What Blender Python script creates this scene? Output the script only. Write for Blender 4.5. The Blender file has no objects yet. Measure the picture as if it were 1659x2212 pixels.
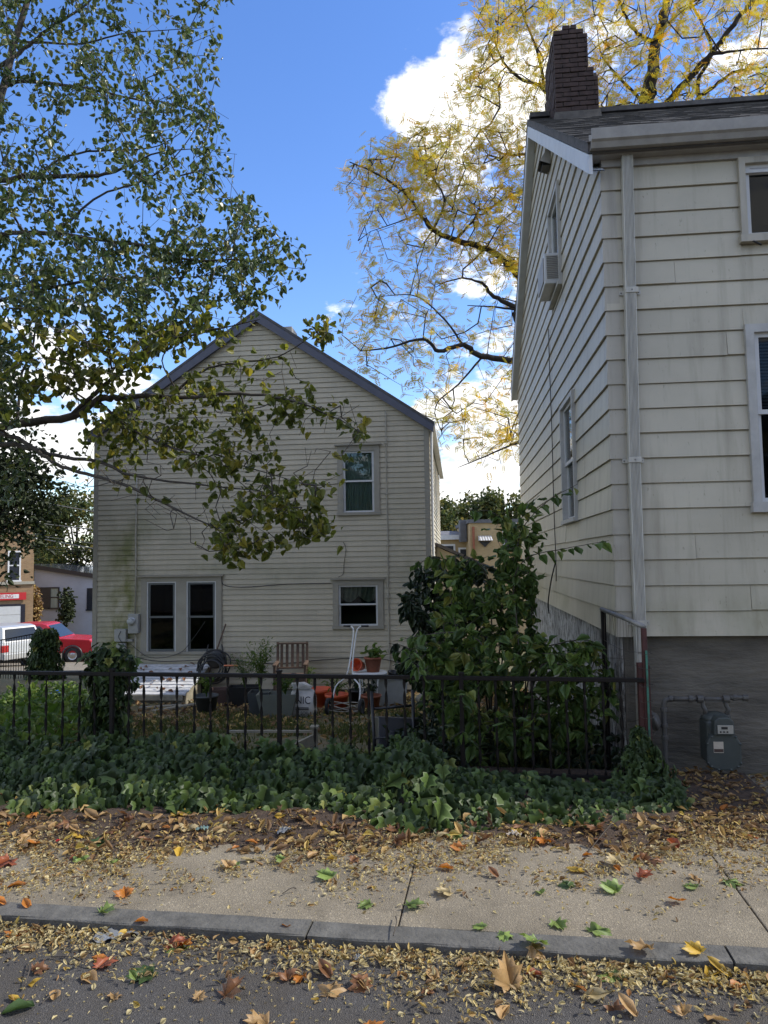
import bpy, bmesh, math, random
import numpy as np
from mathutils import Vector, Matrix, geometry
random.seed(7); rng = np.random.default_rng(7)
SC = bpy.context.scene; COL = SC.collection
R = math.radians
# ------------------------------------------------------------------ camera
FPX, CX, CY, CAMH = 1559.7, 829.5, 1106.0, 1.65
pit, rol = R(3.86), R(.87)
Fw = np.array([0, math.cos(pit), math.sin(pit)]); U0 = np.array([0, -math.sin(pit), math.cos(pit)]); X0 = np.array([1., 0, 0])
Rt = math.cos(rol)*X0 - math.sin(rol)*U0; Up = math.sin(rol)*X0 + math.cos(rol)*U0
CAM = np.array([0, 0, CAMH])
cd = bpy.data.cameras.new('camera'); cam = bpy.data.objects.new('camera', cd); COL.objects.link(cam); SC.camera = cam
cd.sensor_fit = 'VERTICAL'; cd.sensor_height = 36; cd.sensor_width = 27; cd.lens = 36*FPX/2212; cd.clip_end = 5000; cd.clip_start = .05
m = Matrix.Identity(4)
for i in range(3):
    m[i][0], m[i][1], m[i][2], m[i][3] = Rt[i], Up[i], -Fw[i], CAM[i]
cam.matrix_world = m
def ray(x, y): return Fw + (x-CX)/FPX*Rt - (y-CY)/FPX*Up
def at(x, y, Y):                      # world point on the sight line at world depth Y
    d = ray(x, y); return CAM + d*(Y/d[1])
def gr(x, y, z=0.):
    d = ray(x, y); return CAM + d*((z-CAMH)/d[2])
# ------------------------------------------------------------------ sky, sun, exposure
SUN_EL, SUN_AZ = R(41), R(87.5)          # azimuth clockwise from +Y
w = bpy.data.worlds.new('World'); SC.world = w; w.use_nodes = True
wt = w.node_tree; wn, wl = wt.nodes, wt.links; wn.clear()
def N(t, **k):
    n = wn.new(t)
    for a, b in k.items(): setattr(n, a, b)
    return n
wo = N('ShaderNodeOutputWorld'); bg = N('ShaderNodeBackground'); bg.inputs[1].default_value = .15
wl.new(bg.outputs[0], wo.inputs[0])
sky = N('ShaderNodeTexSky', sky_type='NISHITA'); sky.sun_disc = False; sky.sun_elevation = SUN_EL; sky.sun_rotation = SUN_AZ
sky.air_density = 1.0; sky.dust_density = .15; sky.ozone_density = 1.5
hs = N('ShaderNodeHueSaturation'); hs.inputs['Saturation'].default_value = 1.24; hs.inputs['Value'].default_value = .82; hs.inputs['Hue'].default_value = .512
wl.new(sky.outputs[0], hs.inputs['Color'])
tc = N('ShaderNodeTexCoord')
def M(op, a=None, b=None, c=None, clamp=False):
    n = N('ShaderNodeMath', operation=op); n.use_clamp = clamp
    for i, v in enumerate((a, b, c)):
        if v is None: continue
        if isinstance(v, (int, float)): n.inputs[i].default_value = v
        else: wl.new(v, n.inputs[i])
    return n.outputs[0]
sp = N('ShaderNodeSeparateXYZ'); wl.new(tc.outputs['Generated'], sp.inputs[0])
den = M('ADD', M('MAXIMUM', sp.outputs[2], 0.), .32)
cb = N('ShaderNodeCombineXYZ'); wl.new(M('DIVIDE', sp.outputs[0], den), cb.inputs[0]); wl.new(M('DIVIDE', sp.outputs[1], den), cb.inputs[1]); wl.new(M('MULTIPLY', sp.outputs[2], .9), cb.inputs[2])
nz = N('ShaderNodeTexNoise'); nz.inputs['Scale'].default_value = 4.6; nz.inputs['Detail'].default_value = 9; nz.inputs['Roughness'].default_value = .58; nz.inputs['Distortion'].default_value = .25
wl.new(cb.outputs[0], nz.inputs['Vector'])
nf = N('ShaderNodeTexNoise'); nf.inputs['Scale'].default_value = 11; nf.inputs['Detail'].default_value = 6; nf.inputs['Roughness'].default_value = .62
wl.new(cb.outputs[0], nf.inputs['Vector'])
acc = M('ADD', M('MULTIPLY', M('SUBTRACT', nz.outputs[0], .44), 4.2), M('MULTIPLY', M('SUBTRACT', nf.outputs[0], .5), 2.6))
# the cloud banks and the clear lane of this afternoon's sky, as directions
for (x, y, wd, s) in [(960, 110, .0035, .5), (1010, 190, .002, .5), (900, 260, .003, .8), (820, 300, .0016, .5), (1090, 230, .005, .6), (1000, 440, .004, .4), (880, 500, .003, .5), (770, 620, .006, 1.0), (720, 660, .002, .7),
                      (900, 660, .004, .4), (930, 830, .004, .8), (1030, 1010, .010, 1.0), (130, 960, .012, 1.0), (60, 380, .0025, .6), (130, 800, .003, .5), (830, 20, .0012, .35),
                      (620, 250, .035, -1.5), (250, 250, .03, -.8), (560, 560, .010, -.9), (1560, 150, .012, -.5), (1000, 720, .0022, -.7), (820, 760, .003, -.9), (560, 60, .01, -.6)]:
    d = ray(x, y); d = d/np.linalg.norm(d)
    vm = N('ShaderNodeVectorMath', operation='DOT_PRODUCT'); wl.new(tc.outputs['Generated'], vm.inputs[0]); vm.inputs[1].default_value = tuple(d)
    e = M('EXPONENT', M('DIVIDE', M('SUBTRACT', vm.outputs['Value'], 1.), wd))
    acc = M('MULTIPLY_ADD', e, s*(.55 if s > 0 else .9), acc)
mask = M('MULTIPLY', acc, 1.5, clamp=True)
sm = N('ShaderNodeMapRange', interpolation_type='SMOOTHSTEP'); wl.new(mask, sm.inputs[0])
cm = N('ShaderNodeMix', data_type='RGBA'); wl.new(sm.outputs[0], cm.inputs['Factor']); wl.new(hs.outputs[0], cm.inputs['A'])
cr = N('ShaderNodeMix', data_type='RGBA'); wl.new(M('MULTIPLY', M('SUBTRACT', M('ADD', nz.outputs[0], nf.outputs[0]), .75), 2.2, clamp=True), cr.inputs['Factor']); cr.inputs['A'].default_value = (2.4, 2.45, 2.6, 1); cr.inputs['B'].default_value = (4.5, 4.45, 4.35, 1)
wl.new(cr.outputs['Result'], cm.inputs['B']); wl.new(cm.outputs['Result'], bg.inputs[0])
sd = bpy.data.lights.new('sun', 'SUN'); sd.energy = 2.2; sd.angle = R(.55); sd.color = (1, .95, .86)
sun = bpy.data.objects.new('sun', sd); COL.objects.link(sun)
sdir = Vector((math.sin(SUN_AZ)*math.cos(SUN_EL), math.cos(SUN_AZ)*math.cos(SUN_EL), math.sin(SUN_EL)))
sun.rotation_euler = sdir.to_track_quat('Z', 'Y').to_euler(); sun.location = sdir*60
SC.view_settings.view_transform = 'Standard'; SC.view_settings.look = 'None'; SC.view_settings.gamma = 1; SC.view_settings.exposure = 1.22
SC.render.engine = 'CYCLES'
# ------------------------------------------------------------------ materials
def newmat(name):
    mt = bpy.data.materials.new(name); mt.use_nodes = True
    nt = mt.node_tree; return mt, nt, nt.nodes, nt.links, nt.nodes['Principled BSDF']
def pos_noise(n, l, scale, detail=4, rough=.55, stretch=None):
    g = n.new('ShaderNodeNewGeometry'); t = n.new('ShaderNodeTexNoise')
    t.inputs['Scale'].default_value = scale; t.inputs['Detail'].default_value = detail; t.inputs['Roughness'].default_value = rough
    if stretch:
        mp = n.new('ShaderNodeMapping'); mp.inputs['Scale'].default_value = stretch; l.new(g.outputs['Position'], mp.inputs[0]); l.new(mp.outputs[0], t.inputs['Vector'])
    else: l.new(g.outputs['Position'], t.inputs['Vector'])
    return t.outputs[0]
def ramp(n, l, src, stops, interp='LINEAR'):
    r = n.new('ShaderNodeValToRGB'); r.color_ramp.interpolation = interp
    while len(r.color_ramp.elements) < len(stops): r.color_ramp.elements.new(.5)
    for e, (p, c) in zip(r.color_ramp.elements, stops): e.position = p; e.color = (*c, 1) if len(c) == 3 else c
    l.new(src, r.inputs[0]); return r.outputs[0]
def mixc(n, l, f, a, b):
    x = n.new('ShaderNodeMix'); x.data_type = 'RGBA'
    for k, v in (('Factor', f), ('A', a), ('B', b)):
        if isinstance(v, (int, float)): x.inputs[k].default_value = v
        elif isinstance(v, tuple): x.inputs[k].default_value = (*v, 1)
        else: l.new(v, x.inputs[k])
    return x.outputs['Result']
def bump(n, l, b, src, strength=.3, dist=.01):
    bp = n.new('ShaderNodeBump'); bp.inputs['Strength'].default_value = strength; bp.inputs['Distance'].default_value = dist
    l.new(src, bp.inputs['Height']); l.new(bp.outputs[0], b.inputs['Normal'])
def mat(name, c, rough=.6, var=.25, scale=6, c2=None, metal=0, bmp=0, bscale=60, stretch=None, spec=.5, bdist=.004):
    mt, nt, n, l, b = newmat(name)
    c2 = c2 or tuple(v*(1-var) for v in c)
    f = pos_noise(n, l, scale, 5, .6, stretch)
    l.new(ramp(n, l, f, [(.32, c2), (.68, c)]), b.inputs['Base Color'])
    b.inputs['Roughness'].default_value = rough; b.inputs['Metallic'].default_value = metal; b.inputs['Specular IOR Level'].default_value = spec
    if bmp: bump(n, l, b, pos_noise(n, l, bscale, 4, .6, stretch), bmp, bdist)
    return mt
def leafmat(name, stops, transl=.35, rough=.45, tcol=None, spec=.4):
    mt, nt, n, l, b = newmat(name)
    a = n.new('ShaderNodeAttribute'); a.attribute_name = 'rnd'
    o = n.new('ShaderNodeObjectInfo'); s = n.new('ShaderNodeMath'); s.operation = 'ADD'; l.new(a.outputs['Fac'], s.inputs[0]); l.new(o.outputs['Random'], s.inputs[1])
    fr = n.new('ShaderNodeMath'); fr.operation = 'FRACT'; l.new(s.outputs[0], fr.inputs[0])
    c = ramp(n, l, fr.outputs[0], stops)
    nn = pos_noise(n, l, 90, 3); c = mixc(n, l, nn, c, mixc(n, l, .35, c, (.02, .02, .008)))
    l.new(c, b.inputs['Base Color']); b.inputs['Roughness'].default_value = rough; b.inputs['Specular IOR Level'].default_value = spec
    bump(n, l, b, nn, .25, .002)
    t = n.new('ShaderNodeBsdfTranslucent'); hsn = n.new('ShaderNodeHueSaturation'); hsn.inputs['Value'].default_value = 1.7; hsn.inputs['Saturation'].default_value = 1.1; l.new(c, hsn.inputs['Color']); l.new(hsn.outputs[0], t.inputs[0])
    mx = n.new('ShaderNodeMixShader'); mx.inputs[0].default_value = transl; l.new(b.outputs[0], mx.inputs[1]); l.new(t.outputs[0], mx.inputs[2])
    l.new(mx.outputs[0], n['Material Output'].inputs[0]); return mt
def glassmat(name, tint=(.8, .86, .84), ior=1.55):
    mt, nt, n, l, b = newmat(name); n.remove(b)
    f = n.new('ShaderNodeFresnel'); f.inputs[0].default_value = ior
    t = n.new('ShaderNodeBsdfTransparent'); t.inputs[0].default_value = (*tint, 1)
    g = n.new('ShaderNodeBsdfGlossy'); g.inputs['Roughness'].default_value = .015
    gn = pos_noise(n, l, 2.2, 2); bp = n.new('ShaderNodeBump'); bp.inputs['Strength'].default_value = .03; bp.inputs['Distance'].default_value = .02; l.new(gn, bp.inputs['Height']); l.new(bp.outputs[0], g.inputs['Normal'])
    mx = n.new('ShaderNodeMixShader'); l.new(f.outputs[0], mx.inputs[0]); l.new(t.outputs[0], mx.inputs[1]); l.new(g.outputs[0], mx.inputs[2])
    l.new(mx.outputs[0], n['Material Output'].inputs[0]); return mt
def sidingmat(name, base, dirt, streak=.5, algae=None, rough=.42):
    mt, nt, n, l, b = newmat(name)
    f1 = pos_noise(n, l, 2.0, 6, .62); c = mixc(n, l, ramp(n, l, f1, [(.35, (0, 0, 0)), (.75, (1, 1, 1))]), base, tuple(v*.86 for v in base))
    f2 = pos_noise(n, l, 1, 5, .6, (9, 9, .55)); c = mixc(n, l, ramp(n, l, f2, [(.5, (0, 0, 0)), (.78, (streak,)*3)]), c, dirt)
    f3 = pos_noise(n, l, 30, 4, .7, (1.4, 1.4, .4)); c = mixc(n, l, ramp(n, l, f3, [(.64, (0, 0, 0)), (.73, (.6,)*3)]), c, tuple(v*.55 for v in dirt))
    oi = n.new('ShaderNodeObjectInfo'); tn = n.new('ShaderNodeMapRange'); tn.inputs[3].default_value = .93; tn.inputs[4].default_value = 1.05; l.new(oi.outputs['Random'], tn.inputs[0])
    v = n.new('ShaderNodeHueSaturation'); l.new(tn.outputs[0], v.inputs['Value']); l.new(c, v.inputs['Color']); c = v.outputs[0]
    if algae:       # growth patches: (centre x, z, half width, half height, strength) in world x / z
        g = n.new('ShaderNodeNewGeometry'); s = n.new('ShaderNodeSeparateXYZ'); l.new(g.outputs['Position'], s.inputs[0])
        def mm(op, a, bb, cl=False):
            q = n.new('ShaderNodeMath'); q.operation = op; q.use_clamp = cl
            for i, vv in enumerate((a, bb)):
                if isinstance(vv, (int, float)): q.inputs[i].default_value = vv
                elif vv is not None: l.new(vv, q.inputs[i])
            return q.outputs[0]
        fa = pos_noise(n, l, 1.1, 6, .65, (1.6, 1, 1.0)); tot = None
        for (x, z, hw, hh, st) in algae:
            dx = mm('DIVIDE', mm('SUBTRACT', s.outputs[0], x), hw); dz = mm('DIVIDE', mm('SUBTRACT', s.outputs[2], z), hh)
            e = mm('EXPONENT', mm('MULTIPLY', mm('ADD', mm('MULTIPLY', dx, dx), mm('MULTIPLY', dz, dz)), -1.), None)
            e = mm('MULTIPLY', e, st); tot = e if tot is None else mm('ADD', tot, e)
        k = mm('MULTIPLY', tot, mm('MULTIPLY', mm('SUBTRACT', fa, .36), 4.2, True), True)
        c = mixc(n, l, k, c, mixc(n, l, mm('MULTIPLY', tot, .8, True), (.22, .22, .16), (.15, .15, .028)))
    l.new(c, b.inputs['Base Color']); b.inputs['Roughness'].default_value = rough
    bump(n, l, b, pos_noise(n, l, 3.5, 3), .12, .02); return mt
MT = {}
MT['siding_right'] = sidingmat('aluminium siding', (.475, .435, .335), (.25, .22, .155), .7, [(2.0, 1.15, 4.5, .22, .55), (4.2, 1.3, .5, .5, .35), (3.6, 2.6, .3, .9, .3)])
MT['siding_cap'] = sidingmat('siding corner cap', (.42, .385, .31), (.21, .19, .145), .85)
MT['siding_left'] = sidingmat('cream clapboard', (.455, .40, .295), (.30, .28, .21), .35, [(-5.55, -.2, .42, 1.1, 1.7), (-5.45, 1.5, .5, .9, 1.0), (-4.9, 2.4, 1.4, .5, .45), (-3.6, 1.55, 1.2, .22, .5), (.35, 1.9, .35, 1.0, .5), (-1.9, 1.35, .7, .3, .4)], .55)
MT['trim_left'] = mat('taupe trim paint', (.30, .275, .22), .6, .18, 4, bmp=.1)
MT['fascia_blue'] = mat('slate blue fascia paint', (.085, .088, .12), .55, .2, 5)
MT['white_trim'] = mat('weathered white trim', (.45, .44, .41), .5, .25, 7, bmp=.1)
MT['rake_white'] = mat('white rake metal', (.60, .62, .64), .4, .18, 5)
MT['gutter'] = mat('grey gutter paint', (.33, .31, .28), .5, .25, 9)
MT['downspout'] = mat('downspout enamel', (.50, .48, .42), .42, .3, 5, stretch=(6, 6, .8))
MT['vinyl'] = mat('white vinyl', (.56, .56, .55), .4, .1, 6)
MT['screen_dark'] = mat('dark screen frame', (.10, .11, .11), .5, .2, 8)
MT['glass'] = glassmat('window glass')
MT['glass_dull'] = glassmat('screened window glass', (.5, .54, .56), 1.30)
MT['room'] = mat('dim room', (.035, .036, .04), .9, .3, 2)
MT['curtain'] = mat('sheer curtain', (.30, .36, .33), .9, .3, 14, stretch=(1, 1, .1))
MT['valance'] = mat('swag valance', (.22, .22, .17), .9, .3, 14)
MT['blind'] = mat('slatted blind', (.42, .43, .44), .6, .2, 8)
MT['stucco'] = mat('grey stucco foundation', (.155, .138, .11), .9, .5, 2.2, bmp=.6, bscale=9, bdist=.03, stretch=(.7, .7, 2.2))
def peelmat():
    mt, nt, n, l, b = newmat('peeling whitewashed foundation'); f = pos_noise(n, l, 14, 6, .72, (1.2, 1.2, .55)); g_ = pos_noise(n, l, 1.4, 4)
    c = mixc(n, l, ramp(n, l, f, [(.44, (0, 0, 0)), (.52, (1, 1, 1))]), (.13, .12, .105), (.42, .405, .37)); l.new(mixc(n, l, ramp(n, l, g_, [(.45, (0, 0, 0)), (.7, (.7,)*3)]), c, (.11, .105, .09)), b.inputs['Base Color']); b.inputs['Roughness'].default_value = .95; bump(n, l, b, f, .8, .02); return mt
MT['peeling'] = peelmat()
MT['shingle'] = mat('asphalt shingle', (.105, .10, .10), .9, .45, 11, bmp=.5, bscale=220)
MT['brick'] = mat('dark chimney brick', (.062, .038, .033), .9, .5, 14, bmp=.5, bscale=70)
MT['mortar'] = mat('chimney mortar', (.10, .09, .08), .95, .4, 12, bmp=.5)
MT['iron'] = mat('black fence paint', (.009, .0085, .008), .55, .35, 20, (.014, .010, .008), bmp=.2, bscale=120, spec=.2)
MT['rust_post'] = mat('red brown post paint', (.075, .022, .018), .65, .5, 12, bmp=.3, bscale=90)
MT['green_strip'] = mat('green stake paint', (.05, .19, .135), .55, .4, 16, (.03, .07, .05))
MT['pipe_grey'] = mat('galvanised pipe', (.26, .25, .23), .5, .35, 12, metal=.5)
MT['wire'] = mat('rusted wire', (.10, .085, .07), .6, .3, 20, metal=.4)
MT['gas_pipe'] = mat('painted gas pipe', (.085, .08, .072), .55, .3, 20, bmp=.2)
MT['gas_body'] = mat('grey green meter', (.055, .065, .06), .5, .25, 9, bmp=.1)
MT['gas_plate'] = mat('meter plate', (.36, .34, .29), .5, .2, 40)
MT['paper'] = mat('paper label', (.48, .42, .34), .7, .15, 40)
MT['concrete'] = mat('sidewalk concrete', (.33, .29, .215), .92, .3, 60, (.22, .19, .14), bmp=.9, bscale=150, bdist=.004)
MT['asphalt'] = mat('street asphalt', (.115, .108, .10), .9, .45, 130, bmp=.8, bscale=190, bdist=.005)
def groundmat(name, base, speck, stain, fine, rough=.92, bdist=.004, crack=0):
    mt, nt, n, l, b = newmat(name)
    f = pos_noise(n, l, fine, 3, .7); c = mixc(n, l, ramp(n, l, f, [(.38, (0, 0, 0)), (.62, (1, 1, 1))]), base, speck)
    g = n.new('ShaderNodeNewGeometry'); v = n.new('ShaderNodeTexVoronoi'); v.inputs['Scale'].default_value = fine*1.6; l.new(g.outputs['Position'], v.inputs['Vector'])
    c = mixc(n, l, ramp(n, l, v.outputs['Color'], [(.74, (0, 0, 0)), (.9, (.55,)*3)]), c, tuple(min(1, q*1.9) for q in base))
    st_ = pos_noise(n, l, 1.7, 7, .68); c = mixc(n, l, ramp(n, l, st_, [(.42, (0, 0, 0)), (.66, (.8,)*3)]), c, stain)
    s2 = pos_noise(n, l, 7, 6, .7); c = mixc(n, l, ramp(n, l, s2, [(.56, (0, 0, 0)), (.70, (.55,)*3)]), c, tuple(q*.6 for q in stain))
    h = f
    if crack:
        w_ = n.new('ShaderNodeTexVoronoi'); w_.feature = 'DISTANCE_TO_EDGE'; w_.inputs['Scale'].default_value = crack
        ds_ = n.new('ShaderNodeVectorMath'); ds_.operation = 'MULTIPLY_ADD'; nn_ = n.new('ShaderNodeTexNoise'); nn_.inputs['Scale'].default_value = 5; l.new(g.outputs['Position'], nn_.inputs['Vector']); l.new(nn_.outputs['Color'], ds_.inputs[0]); ds_.inputs[1].default_value = (.25, .25, .25); l.new(g.outputs['Position'], ds_.inputs[2]); l.new(ds_.outputs[0], w_.inputs['Vector'])
        c = mixc(n, l, ramp(n, l, w_.outputs['Distance'], [(.0, (1, 1, 1)), (.008, (0, 0, 0))]), c, tuple(q*.35 for q in stain))
    l.new(c, b.inputs['Base Color']); b.inputs['Roughness'].default_value = rough; bump(n, l, b, v.outputs['Distance'], .8, bdist); return mt
MT['concrete'] = groundmat('worn sidewalk concrete', (.235, .20, .145), (.17, .145, .105), (.125, .105, .075), 95)
MT['asphalt'] = groundmat('worn asphalt', (.075, .07, .066), (.045, .042, .04), (.055, .046, .036), 110, .9, .006)
MT['bluestone'] = mat('bluestone curb', (.125, .12, .108), .85, .5, 9, bmp=.9, bscale=34, bdist=.012)
MT['soil'] = mat('dark soil', (.085, .055, .036), .97, .6, 22, bmp=1, bscale=70, bdist=.02)
MT['yard'] = mat('yard earth with moss', (.17, .125, .065), .97, .45, 3.5, (.065, .075, .022), bmp=.8, bscale=60, bdist=.02)
MT['bark'] = mat('grey brown bark', (.085, .07, .055), .9, .45, 12, bmp=.8, bscale=40, bdist=.01)
MT['bark_dark'] = mat('dark walnut bark', (.026, .021, .018), .9, .45, 6, bmp=.8, bscale=18, bdist=.02)
MT['wood_old'] = mat('old chair wood', (.12, .075, .05), .75, .4, 20, bmp=.3, stretch=(1, 1, .2))
MT['plank_white'] = mat('peeling white planks', (.62, .62, .62), .7, .35, 9, bmp=.3, bscale=50)
MT['plank_grey'] = mat('grey planter boards', (.30, .27, .20), .85, .35, 9, bmp=.3)
MT['black_plastic'] = mat('black plastic', (.016, .016, .017), .42, .25, 9)
MT['dark_pot'] = mat('dark grey pot', (.05, .056, .056), .5, .2, 9)
MT['grey_pot'] = mat('grey green trough', (.15, .16, .13), .6, .2, 9)
MT['orange_pot'] = mat('orange plastic pot', (.62, .10, .03), .45, .15, 6)
MT['terracotta'] = mat('terracotta pot', (.33, .11, .055), .7, .3, 12)
MT['brown_trough'] = mat('brown trough', (.07, .04, .032), .6, .3, 9)
MT['white_metal'] = mat('white enamel metal', (.68, .68, .66), .4, .15, 9)
MT['clear_tub'] = mat('cloudy plastic tub', (.42, .43, .41), .35, .2, 9)
MT['tarp'] = mat('blue tarpaulin', (.018, .12, .58), .4, .35, 6, bmp=.3, bscale=9, bdist=.02)
MT['bag'] = mat('white soil bag', (.60, .57, .52), .5, .2, 9, bmp=.4, bscale=14, bdist=.02)
MT['ink'] = mat('black print', (.03, .025, .02), .6, .1)
MT['meter_grey'] = mat('grey meter box', (.34, .335, .31), .5, .2, 9)
MT['cable'] = mat('black cable', (.03, .03, .03), .6, .2)
MT['conduit'] = mat('painted conduit', (.36, .335, .27), .5, .2, 9)
MT['red_paint'] = mat('red car paint', (.42, .012, .022), .25, .12, 2)
MT['silver_paint'] = mat('silver car paint', (.48, .48, .47), .3, .12, 2, metal=.3)
MT['tyre'] = mat('tyre rubber', (.02, .02, .02), .8, .2)
MT['rim'] = mat('alloy rim', (.48, .48, .48), .3, .2, metal=.8)
MT['car_glass'] = mat('car glass', (.02, .025, .03), .06, .1, 2)
MT['lamp_red'] = mat('tail lamp', (.4, .015, .015), .3, .1)
MT['lamp_clear'] = mat('head lamp', (.6, .6, .58), .2, .1)
def brickmat(name, c1, c2, mor, sx=.215, sy=.075):
    mt, nt, n, l, b = newmat(name)
    tcn = n.new('ShaderNodeTexCoord'); s = n.new('ShaderNodeSeparateXYZ'); l.new(tcn.outputs['Object'], s.inputs[0])
    ad = n.new('ShaderNodeMath'); l.new(s.outputs[0], ad.inputs[0]); l.new(s.outputs[1], ad.inputs[1])
    cbn = n.new('ShaderNodeCombineXYZ'); l.new(ad.outputs[0], cbn.inputs[0]); l.new(s.outputs[2], cbn.inputs[1])
    t = n.new('ShaderNodeTexBrick'); t.inputs['Scale'].default_value = 1; t.inputs['Brick Width'].default_value = sx; t.inputs['Row Height'].default_value = sy; t.inputs['Mortar Size'].default_value = .008
    t.inputs['Color1'].default_value = (*c1, 1); t.inputs['Color2'].default_value = (*c2, 1); t.inputs['Mortar'].default_value = (*mor, 1); l.new(cbn.outputs[0], t.inputs[0])
    f = pos_noise(n, l, .9, 5); l.new(mixc(n, l, f, t.outputs[0], tuple(v*.6 for v in c1)), b.inputs['Base Color']); b.inputs['Roughness'].default_value = .9
    bump(n, l, b, t.outputs['Fac'], -.4, .01); return mt
MT['tan_brick'] = brickmat('tan brick', (.36, .23, .12), (.24, .145, .075), (.30, .25, .18))
MT['painted_brick'] = brickmat('pale blue painted brick', (.46, .50, .60), (.42, .46, .56), (.38, .42, .52))
MT['yellow_brick'] = brickmat('yellow brick', (.52, .38, .20), (.42, .29, .14), (.46, .38, .26))
MT['sign_red'] = mat('red sign paint', (.48, .02, .025), .5, .1)
MT['roof_grey'] = mat('grey far roof', (.14, .14, .15), .9, .3, 3)
MT['far_white'] = mat('far white paint', (.66, .66, .66), .6, .1)
MT['far_dark'] = mat('far dark glass', (.03, .034, .045), .15, .2)
MT['door_grey'] = mat('pale roller door', (.55, .56, .56), .6, .1)
G1 = [(0, (.052, .078, .034)), (.4, (.082, .122, .045)), (.75, (.12, .155, .05)), (1, (.18, .185, .055))]
MT['leaf_near'] = leafmat('drooping tree leaf', G1, .36, .33, spec=.6)
MT['leaf_olive'] = leafmat('olive autumn leaf', [(0, (.075, .09, .022)), (.4, (.12, .145, .03)), (.75, (.19, .20, .04)), (1, (.30, .25, .05))], .45, .4)
MT['leaf_yellow'] = leafmat('yellow compound leaf', [(0, (.36, .34, .075)), (.35, (.52, .40, .06)), (.6, (.60, .38, .035)), (.8, (.42, .40, .11)), (1, (.60, .29, .02))], .5, .55)
MT['leaf_ivy'] = leafmat('ivy leaf', [(0, (.022, .042, .013)), (.5, (.040, .070, .019)), (.8, (.066, .108, .026)), (.94, (.10, .16, .04)), (1, (.26, .26, .06))], .18, .48, spec=.32)
MT['leaf_bush'] = leafmat('broad shrub leaf', [(0, (.05, .085, .024)), (.5, (.095, .155, .04)), (.85, (.14, .205, .05)), (1, (.24, .24, .06))], .35, .45)
MT['leaf_dark'] = leafmat('dark shrub leaf', [(0, (.014, .026, .012)), (.6, (.024, .044, .018)), (1, (.045, .062, .022))], .15, .45)
MT['leaf_herb'] = leafmat('light herb leaf', [(0, (.06, .11, .02)), (.6, (.10, .17, .03)), (1, (.17, .21, .05))], .35, .5)
MT['leaf_far'] = leafmat('distant foliage', [(0, (.05, .075, .025)), (.5, (.085, .11, .035)), (.8, (.14, .145, .04)), (1, (.24, .19, .05))], .35, .6)
MT['leaf_conifer'] = leafmat('dense dark foliage', [(0, (.012, .022, .010)), (.6, (.026, .042, .015)), (1, (.06, .075, .022))], .2, .6)
MT['grass'] = leafmat('short grass', [(0, (.055, .07, .016)), (.6, (.10, .12, .028)), (1, (.18, .16, .06))], .3, .6)
MT['litter'] = leafmat('pale dry leaflets', [(0, (.30, .20, .09)), (.25, (.52, .42, .21)), (.75, (.66, .57, .33)), (.92, (.58, .42, .11)), (1, (.36, .18, .07))], .25, .6)
MT['litter_brown'] = leafmat('brown leaf litter', [(0, (.13, .07, .035)), (.5, (.30, .18, .075)), (.85, (.48, .33, .13)), (1, (.54, .40, .10))], .15, .65)
for nm, c in dict(green=(.22, .31, .08), darkgreen=(.06, .11, .03), yellow=(.56, .36, .05), orange=(.52, .19, .035), tan=(.46, .29, .13), brown=(.24, .11, .05), beige=(.48, .38, .20), red=(.36, .10, .045)).items():
    MT['fall_'+nm] = leafmat('fallen leaf '+nm, [(0, tuple(v*.75 for v in c)), (1, tuple(v*1.1 for v in c))], .22, .5)
# ------------------------------------------------------------------ mesh helpers
def mesh_np(name, V, T, rnd=None, smooth=False):
    me = bpy.data.meshes.new(name); V = np.asarray(V, np.float32); T = np.asarray(T, np.int32); k = T.shape[1]
    me.vertices.add(len(V)); me.vertices.foreach_set('co', V.ravel()); me.loops.add(T.size); me.loops.foreach_set('vertex_index', T.ravel())
    me.polygons.add(len(T)); me.polygons.foreach_set('loop_start', np.arange(0, T.size, k, dtype=np.int32)); me.polygons.foreach_set('loop_total', np.full(len(T), k, np.int32))
    if rnd is not None:
        a = me.attributes.new('rnd', 'FLOAT', 'POINT'); a.data.foreach_set('value', np.asarray(rnd, np.float32))
    me.update(calc_edges=True); me.validate()
    if smooth: me.polygons.foreach_set('use_smooth', np.ones(len(T), bool))
    return me
def link(name, me, mt, parent=None, mw=None):
    o = bpy.data.objects.new(name, me); COL.objects.link(o)
    if mt is not None and me is not None and not me.materials: me.materials.append(mt if not isinstance(mt, str) else MT[mt])
    if parent: o.parent = parent
    if mw is not None: o.matrix_basis = mw
    return o
def tag(o, label=None, cat=None, group=None, kind=None):
    for k, v in (('label', label), ('category', cat), ('group', group), ('kind', kind)):
        if v: o[k] = v
    return o
def thing(name, label, cat, loc=(0, 0, 0), rz=0., group=None):
    o = bpy.data.objects.new(name, None); COL.objects.link(o); o.location = tuple(loc); o.rotation_euler = (0, 0, rz); o.empty_display_size = .1
    return tag(o, label, cat, group)
def cat_rom(P, k=4):
    P = [np.array(p, float) for p in P]
    if len(P) < 3: return P
    Q = [2*P[0]-P[1]]+P+[2*P[-1]-P[-2]]; out = []
    for i in range(1, len(Q)-2):
        for j in range(k):
            t = j/k; a, b, c, d = Q[i-1], Q[i], Q[i+1], Q[i+2]
            out.append(.5*((2*b)+(c-a)*t+(2*a-5*b+4*c-d)*t*t+(3*b-a-3*c+d)*t**3))
    return out+[P[-1]]
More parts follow.
